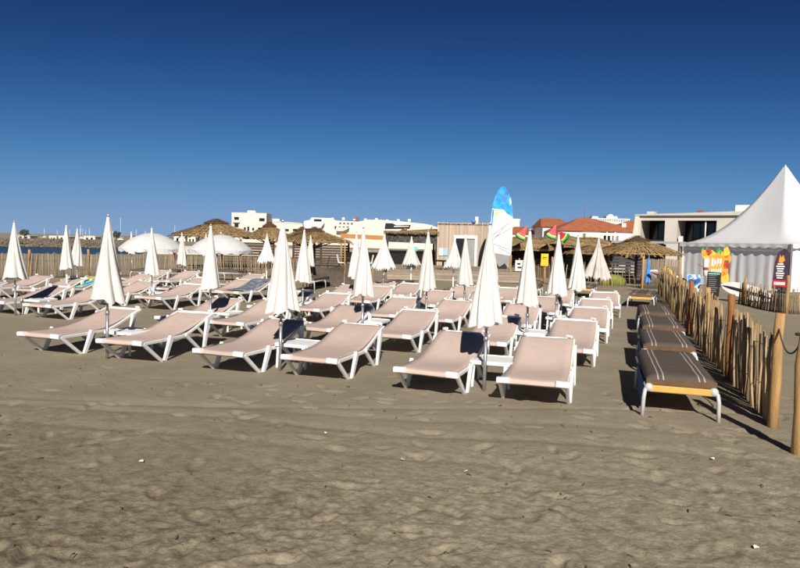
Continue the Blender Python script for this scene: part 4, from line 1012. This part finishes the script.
part('stair_tower', MB().box(-.9, .9, 2, 5, 9.15, 9.9).mesh('stair_tower', 'white_wall'), b1); part('vent', MB().ball((.9, 3, 9.5), .5, .5, .5).mesh('vent', 'white_wall'), b1)
part('balcony', MB().box(-1.6, 1.7, -.9, -.01, 3.25, 3.7).mesh('balcony', 'cream_wall'), b1); part('balcony', MB().box(-4.6, -2.6, -.7, -.01, 6.3, 6.7).mesh('balcony', 'cream_wall'), b1)
b2 = thing('sloping_building', 'pale cream building with gently sloping roof between two straw parasols', 'building', (-35.5, 200, 0))
part('wall', MB().prism([(-5.2, 0), (5.4, 0), (5.4, 6.3), (4.6, 6.6), (-1.5, 6.9), (-5.2, 7.0)], 0, 9).mesh('wall', 'cream_wall'), b2)
part('roof', MB().prism([(-5.3, 7.0), (-1.5, 6.91), (4.6, 6.61), (5.5, 6.31), (5.5, 6.5), (4.6, 6.8), (-1.5, 7.12), (-5.3, 7.25)], -.2, 9.2).mesh('roof', 'white_wall'), b2)
part('stair_tower', MB().box(-4.3, -2.1, 2, 5, 7.3, 8.0).mesh('stair_tower', 'cream_wall'), b2)
windows(b2, [(-3.6, -2.4, 4.2, 5.0), (2.4, 3.8, 4.3, 5.0), (0, 1.2, 4.2, 4.9)], -.13, 'glass')

b3 = thing('stepped_resort', 'long cream stepped resort building with slanting terraces behind the pergola', 'building', (-7.5, 170, 0))
part('wall', MB().prism([(-18, 0), (17.5, 0), (17.5, 5.6), (14.2, 6.5), (7.0, 7.1), (2.0, 7.35), (-1.2, 7.3), (-3.6, 6.75), (-9.5, 6.9), (-11.0, 7.5), (-15.9, 7.55), (-16.2, 6.9), (-17.8, 6.6)], 0, 12).mesh('wall', 'cream_wall'), b3)
for k, (xa, xb, za, zb) in enumerate(((-17.6, -12.4, 6.3, 4.7), (-9.3, -6.0, 5.2, 4.2), (3.0, 8.4, 6.6, 4.6), (9.0, 15.5, 6.4, 4.5))):
    part('terrace', MB().prism([(xa, za), (xb, za-.1), (xb-.8, zb+.3), (xb-1.6, zb), (xa, zb)], -1.6, -.01).mesh('terrace', 'cream_wall' if k % 2 else 'white_wall'), b3)
windows(b3, [(-15.2, -13.2, 6.55, 7.15)], -.13); windows(b3, [(-8.6+k*1.0, -8.1+k*1.0, 6.05, 6.4) for k in range(4)], -.13); windows(b3, [(-9.8+k*1.02, -9.2+k*1.02, 4.75, 5.45) for k in range(4)], -.13)
part('dark_balcony', MB().prism([(3.2, 5.0), (9.6, 5.2), (9.9, 6.2), (6.2, 6.0), (5.2, 6.5), (3.4, 6.5)], -1.75, -1.61).mesh('dark_balcony', 'dark_in'), b3)
part('rail', MB().prism([(5.6, 5.55), (9.4, 5.7), (9.4, 5.9), (5.6, 5.8)], -1.9, -1.78).mesh('rail', 'cream_wall'), b3)
part('chimney', MB().box(-4.6, -3.9, 2, 3, 6.8, 8.0).mesh('chimney', 'rust'), b3)
for k in range(9): part('roof_vent', MB().box(-14+k*2.9, -13.3+k*2.9, 3, 4, 7.2, 7.55+.15*(k % 3)).mesh('roof_vent', 'white_wall'), b3)

def hip_roof(x0, x1, y0, y1, z0, z1, ridge0, ridge1, mn='tile_roof', over=.3):
    mb = MB(); ym = (y0+y1)/2
    vs = [(x0-over, y0-over, z0), (x1+over, y0-over, z0), (x1+over, y1+over, z0), (x0-over, y1+over, z0), (ridge0, ym, z1), (ridge1, ym, z1)]
    mb.add(vs, [(0, 1, 5, 4), (1, 2, 5), (2, 3, 4, 5), (3, 0, 4), (3, 2, 1, 0)])
    return mb.mesh('roof', mn)
h1 = thing('tiled_house', 'low house with big orange-red hipped tile roof behind the straw bar', 'house', (26, 88, 0))
part('wall', wall_holes(MB(), -4.6, 7.0, 0, 3.75, 0, .3, [(1.2, 2.1, 2.4, 3.2), (3.0, 4.0, 2.2, 3.2), (5.6, 6.4, 1.6, 3.3)]).box(-4.6, -4.3, .3, 8, 0, 3.75).box(6.7, 7, .3, 8, 0, 3.75).mesh('wall', 'white_wall'), h1)
part('roof', hip_roof(-5.0, 7.2, 0, 8, 3.76, 5.75, -.9, .2), h1)
windows(h1, [(1.2, 2.1, 2.4, 3.2), (3.0, 4.0, 2.2, 3.2), (5.6, 6.4, 1.6, 3.3)], 0)
part('annex', MB().box(-1.6, .8, -1.4, -.01, 0, 3.45).mesh('annex', 'cream_wall'), h1); part('annex', MB().box(2.9, 4.8, -1.0, -.01, 0, 3.2).mesh('annex', 'white_wall'), h1)
for xx in (1.4, 2.5, 5.4): part('column', MB().tube([(xx, -.8, 0), (xx, -.8, 3.7)], .1, 8).mesh('column', 'white_wall'), h1)
part('chimney', MB().box(4.0, 4.6, 1.2, 1.8, 3.9, 5.0).mesh('chimney', 'cream_wall'), h1); part('antenna', MB().tube([(-.4, 3.9, 5.6), (-.4, 3.9, 7.6)], .03, 5).mesh('antenna', 'rust'), h1)
h2 = thing('tiled_house', 'second orange-roofed house wing adjoining the concrete villa', 'house', (32.5, 93, 0))
part('wall', MB().box(-3, 3, 0, 7, 0, 4.0).mesh('wall', 'white_wall'), h2); part('roof', hip_roof(-3, 3.4, 0, 7, 4.01, 5.7, 1.2, 2.6), h2)
h3 = thing('tiled_house', 'dark-edged red tile roof at the left of the big hipped roof', 'house', (21.8, 95, 0))
part('wall', MB().box(-1.3, 3, 0, 7, 0, 4.4).mesh('wall', 'white_wall'), h3); part('roof', hip_roof(-1.3, 3.0, 0, 7, 4.41, 5.8, -.9, 2.0), h3)
h4 = thing('tiled_house', 'red tile roof showing above the slatted cabin', 'house', (11, 100, 0))
part('wall', MB().box(-4.2, 4.2, 0, 8, 0, 3.8).mesh('wall', 'white_wall'), h4); part('roof', hip_roof(-4.2, 4.2, 0, 8, 3.81, 5.0, -1.6, 1.8), h4); part('chimney', MB().box(.4, .9, 1.5, 2.0, 4.3, 5.9).mesh('chimney', 'cream_wall'), h4)
h5 = thing('tiled_house', 'red tile roof between the tall board and the watermelon slices', 'house', (18.9, 101, 0))
part('wall', MB().box(-2.4, 2.6, 0, 7, 0, 3.4).mesh('wall', 'white_wall'), h5); part('roof', hip_roof(-2.4, 2.6, 0, 7, 3.41, 4.6, -.8, 1.0), h5)
b6 = block('white_block', 'small flat white block behind the tall board', 17.8, 20.2, 5.9, 112, 5, 'white_wall', [(-.7, -.1, 4.6, 5.3)])
b7 = thing('balustrade_building', 'white building with roof balustrade above the orange tile roofs', 'building', (45.3, 142, 0))
part('wall', MB().box(-4.2, 4.2, 0, 8, 0, 7.1).mesh('wall', 'white_wall'), b7)
for k in range(22): part('baluster', MB().box(-4.1+k*.385, -3.9+k*.385, .1, .3, 7.1, 7.75).mesh('baluster', 'white_wall'), b7)
part('handrail', MB().box(-4.2, 4.2, .05, .35, 7.75, 7.9).mesh('handrail', 'white_wall'), b7)
part('stair_tower', MB().box(-.8, 1.6, .5, 3, 7.1, 8.4).mesh('stair_tower', 'white_wall'), b7); part('dome', MB().ball((.4, 1.6, 8.4), .7, .7, .5).mesh('dome', 'white_wall'), b7); part('stair_tower', MB().box(-3.9, -2.6, .5, 2.5, 7.1, 8.3).mesh('stair_tower', 'white_wall'), b7)

v = thing('concrete_villa', 'modern pale concrete villa with two wide dark loggias beside the tent', 'building', (26.6, 60, 0), R(-34))
part('wall', wall_holes(MB(), -5.0, 5.2, 0, 4.75, 0, .5, [(-4.55, -2.35, 1.7, 4.3), (-1.25, 2.05, 2.3, 4.3)]).box(-5.0, -4.6, .5, 9, 0, 4.75).box(4.8, 5.2, .5, 9, 0, 4.75).box(-4.6, 4.8, 8.6, 9, 0, 4.75).box(-2.35, -1.25, .5, 4, 0, 4.75).mesh('wall', 'concrete'), v)
part('roof', MB().prism([(-5.05, 4.751), (5.25, 4.751), (5.25, 5.15), (-1.3, 4.95), (-2.4, 4.93), (-5.05, 4.86)], -.3, 9).mesh('roof', 'concrete'), v)
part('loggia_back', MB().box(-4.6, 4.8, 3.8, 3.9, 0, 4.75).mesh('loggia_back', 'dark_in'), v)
for k in range(5): part('window', MB().box(-1.1+k*.62, -.55+k*.62, 3.70, 3.79, 2.4, 4.2).mesh('window', 'glass'), v)
for k in range(3): part('window', MB().box(-4.4+k*.7, -3.8+k*.7, 3.70, 3.79, 1.8, 4.2).mesh('window', 'glass'), v)
part('railing', MB().box(-4.5, -2.4, .1, .14, 1.72, 2.5).mesh('railing', 'glass'), v)
part('column', MB().tube([(1.1, .3, 2.3), (1.1, .3, 4.3)], .06, 8).mesh('column', 'white_wall'), v); part('air_unit', MB().box(-1.1, -.75, -.06, .3, 2.31, 2.85).mesh('air_unit', 'white_wall'), v)
part('buttress', MB().prism([(-5.3, 1.2), (-4.4, 1.2), (-4.62, 2.6), (-4.65, 4.7), (-5.0, 4.7)], -.35, -.01).mesh('buttress', 'cream_wall'), v)
part('roof_box', MB().box(3.3, 5.2, 1.5, 4.5, 5.16, 5.75).mesh('roof_box', 'white_wall'), v); part('roof_tank', MB().box(-4.5, -3.8, 2, 3, 4.9, 5.25).mesh('roof_tank', 'concrete'), v); part('roof_vent', MB().box(0.0, .5, 2, 2.5, 5.0, 5.3).mesh('roof_vent', 'rust'), v)

# ------------------------------------------------------------------ harbour on the far shore, left
def far_tree(x, y, s, label):
    t = thing('shore_tree', label, 'tree', (x, y, 0), 0, 'trees on the far shore'); rg = random.Random(int(abs(x*7)))
    part('trunk', MB().tube([(0, 0, -.3), (.1*s, 0, .9*s), (0, .1*s, 1.5*s)], [.14*s, .1*s, .05*s], 6).mesh('trunk', 'bark'), t)
    mb = MB()
    for k in range(420):
        a = rg.uniform(0, 6.28); b = rg.uniform(-1, 1); r = rg.uniform(.35, 1)**.5; c = math.sqrt(1-b*b)
        p = Vector((math.cos(a)*c*1.05*s*r, math.sin(a)*c*1.05*s*r, 1.55*s+b*.75*s*r+.12*math.sin(a*3)*s)); d = Vector((rg.gauss(0, 1), rg.gauss(0, 1), rg.gauss(0, 1))).normalized(); e = d.orthogonal().normalized(); q = .13*s*rg.uniform(.6, 1.3)
        mb.add([p-d*q, p+e*q*.6, p+d*q, p-e*q*.6], [(0, 1, 2, 3)])
    part('crown', mb.mesh('crown', 'leaf'), t)
far_tree(-113, 196, 1.25, 'dark round tree on the far shore beside the leftmost umbrella')
far_tree(-87.5, 201, 1.3, 'dark tree on the far shore right of the tall front-left umbrella')
for i, (x, s) in enumerate(((-99.5, .7), (-93.5, .8), (-118.5, .7), (-80.5, .8))):
    far_tree(x, 206+i, s, f'low bush on the far shore, number {["one","two","three","four"][i]} from the harbour sheds'.replace('number one from', 'nearest to').replace('number two from', 'second past').replace('number three from', 'leftmost, well left of').replace('number four from', 'rightmost, well right of'))
for i, (x0, x1, h, mm, lb) in enumerate(((-109.3, -107.0, .95, 'white_wall', 'small white harbour shed on the far shore, left of the pair'), (-106.4, -103.2, 1.05, 'white_wall', 'wider white harbour shed on the far shore'), (-119.5, -115.2, 1.0, 'concrete', 'long grey quay building at the far left shore'),
                                  (-84.5, -80.0, 1.55, 'rust', 'reddish harbour building right of the dark shore tree'), (-78.5, -73.5, 1.5, 'concrete', 'grey harbour building behind the left open parasol'), (-70.5, -67.0, 2.0, 'white_wall', 'white boxy house between the two open parasols'), (-66.3, -63.8, 1.7, 'cream_wall', 'low cream house left of the straw parasols'), (-98.6, -95.0, 1.2, 'cream_wall', 'pale long shed behind the paired umbrellas'))):
    W = (x1-x0)/2; t = thing('harbour_building', lb, 'building', ((x0+x1)/2, 203, 0), 0, 'low buildings along the far shore')
    part('wall', wall_holes(MB(), -W, W, -.3, h, 0, .2, [(-W*.6, -W*.2, .3, h*.7), (W*.2, W*.6, .3, h*.7)]).box(-W, -W+.1, .2, 4, -.3, h).box(W-.1, W, .2, 4, -.3, h).mesh('wall', mm), t)
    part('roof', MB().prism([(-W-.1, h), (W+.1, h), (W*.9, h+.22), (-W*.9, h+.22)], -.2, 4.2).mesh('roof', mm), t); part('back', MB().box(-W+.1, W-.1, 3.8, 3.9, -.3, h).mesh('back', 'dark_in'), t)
rg = random.Random(9)
ordn = 'first second third fourth fifth sixth seventh eighth ninth tenth eleventh twelfth thirteenth fourteenth'.split()
mpos = [(-94.6, 7.4), (-106.2, 4.6), (-102.5, 3.4), (-110.8, 3.2), (-112.4, 2.9), (-104.0, 3.0), (-99.0, 3.3), (-90.6, 3.6), (-85.2, 3.2), (-76.5, 5.2), (-72.5, 3.4), (-115.5, 2.8), (-118, 3.1), (-108.6, 3.5), (-97, 2.9)]
for i, (x, h) in enumerate(mpos):
    t = thing('moored_yacht', 'tallest of the yacht masts, right of the tall front-left umbrella' if i == 0 else f'small moored yacht, thin mast, {ordn[sorted(range(1, 15), key=lambda j: mpos[j][0]).index(i)]} from the left on the far shore', 'yacht', (x, 215+rg.uniform(0, 12), 0), rg.uniform(-.6, .6), None if i == 0 else 'moored yachts in the far harbour')
    part('mast', MB().tube([(0, 0, .4), (0, 0, h+.3)], .045, 5).mesh('mast', 'white'), t); part('boom', MB().tube([(0, 0, .95), (1.0, 0, 1.0)], .05, 5).mesh('boom', 'white'), t)
    part('hull', MB().prism([(-1.3, .55), (-1.0, .05), (1.0, .05), (1.25, .5)], -.4, .4).mesh('hull', 'white'), t); part('cabin', MB().prism([(-.5, .551), (.5, .551), (.35, .75), (-.3, .78)], -.25, .25).mesh('cabin', 'white'), t)
# dark rocks of the breakwater (uncountable)
mb = MB(); rg = random.Random(6)
for k in range(1300):
    b = R(rg.uniform(-36, -19)); r = rg.uniform(172, 190); x, y = r*math.sin(b), r*math.cos(b); s = rg.uniform(.15, .42)
    mb.ball((x, y, -1.35+.10*(r-172)), s*rg.uniform(.8, 1.5), s, s*.7, n=6, m=4)
me = mb.mesh('breakwater_rocks', mat('rock', (.20, .165, .12), .9, (.10, .085, .065), 1.5)); me.polygons.foreach_set('use_smooth', [False]*len(me.polygons))
o = bpy.data.objects.new('breakwater_rocks', me); COL.objects.link(o); o['kind'] = 'stuff'; tag(o, 'brown boulders of the breakwater across the water', 'rocks')
# low promenade wall behind the beach bars
for i, (x0, x1, y, h) in enumerate(((-24, -9, 64, .75), (-9, 6, 62, .8), (6, 20, 58, 1.1), (28, 48, 56, 1.2))):
    solo('promenade_wall', wall_holes(MB(), -(x1-x0)/2, (x1-x0)/2, -.1, h, 0, .25, []).box(-(x1-x0)/2, (x1-x0)/2, -.04, .29, h, h+.08).mesh('promenade_wall', 'grey_wall' if i % 2 else 'concrete'),
         ['pale low wall behind the straw parasols on the left', 'grey low wall behind the dark pergola and cabin', 'pale low wall behind the thatched beach bar', 'grey low wall behind the white tent'][i], 'wall', ((x0+x1)/2, y, 0))

# ------------------------------------------------------------------ shells and bits on the sand
for i, (x, y, lb) in enumerate(((-1.9, 4.78, 'white shell on the churned sand at the lower left'), (-.62, 5.6, 'white shell on the sand below the middle front lounger'), (.05, 4.95, 'shell fragment on the sand near the picture centre'),
                                (.52, 4.72, 'small pale shell lower right of the picture centre'), (2.55, 5.15, 'white shell on the sand before the nearest brown lounger'), (2.05, 3.6, 'tiny white shell near the lower right corner'))):
    mb = MB(); n = 10; vs = [(0, -.02, .012)]; fs = []
    for k in range(n+1):
        a = math.pi*k/n; r = .026*(1+.08*(k % 2)); vs.append((r*math.cos(a), -.02+r*1.3*math.sin(a), .008+.007*(k % 2)+.012*math.sin(a)))
    for k in range(n): fs.append((0, k+1, k+2))
    o = solo('shell', mb.add(vs, fs).mesh('shell', 'shell'), lb, 'shell', (x, y, .012), i*1.3, 'shells on the sand'); o.scale = (.6, .6, .6); md = o.modifiers.new('thick', 'SOLIDIFY'); md.thickness = .004

# scraps of dry weed and twigs scattered over the sand (too many to count)
mb = MB(); rg = random.Random(77)
for k in range(230):
    y = 3.0+9.5*rg.random()**1.6; x = rg.uniform(-.72, .72)*y; a = rg.uniform(0, 3.14); L = rg.uniform(.006, .022); d = Vector((math.cos(a), math.sin(a), 0)); q = Vector((x, y, .012))
    mb.tube([q-d*L, q+Vector((0, 0, .006)), q+d*L+Vector((0, 0, rg.uniform(-.004, .008)))], rg.uniform(.002, .005), 4)
o = bpy.data.objects.new('beach_debris', mb.mesh('beach_debris', 'bark')); COL.objects.link(o); o['kind'] = 'stuff'; tag(o, 'scraps of dry weed and twigs scattered on the sand', 'debris')
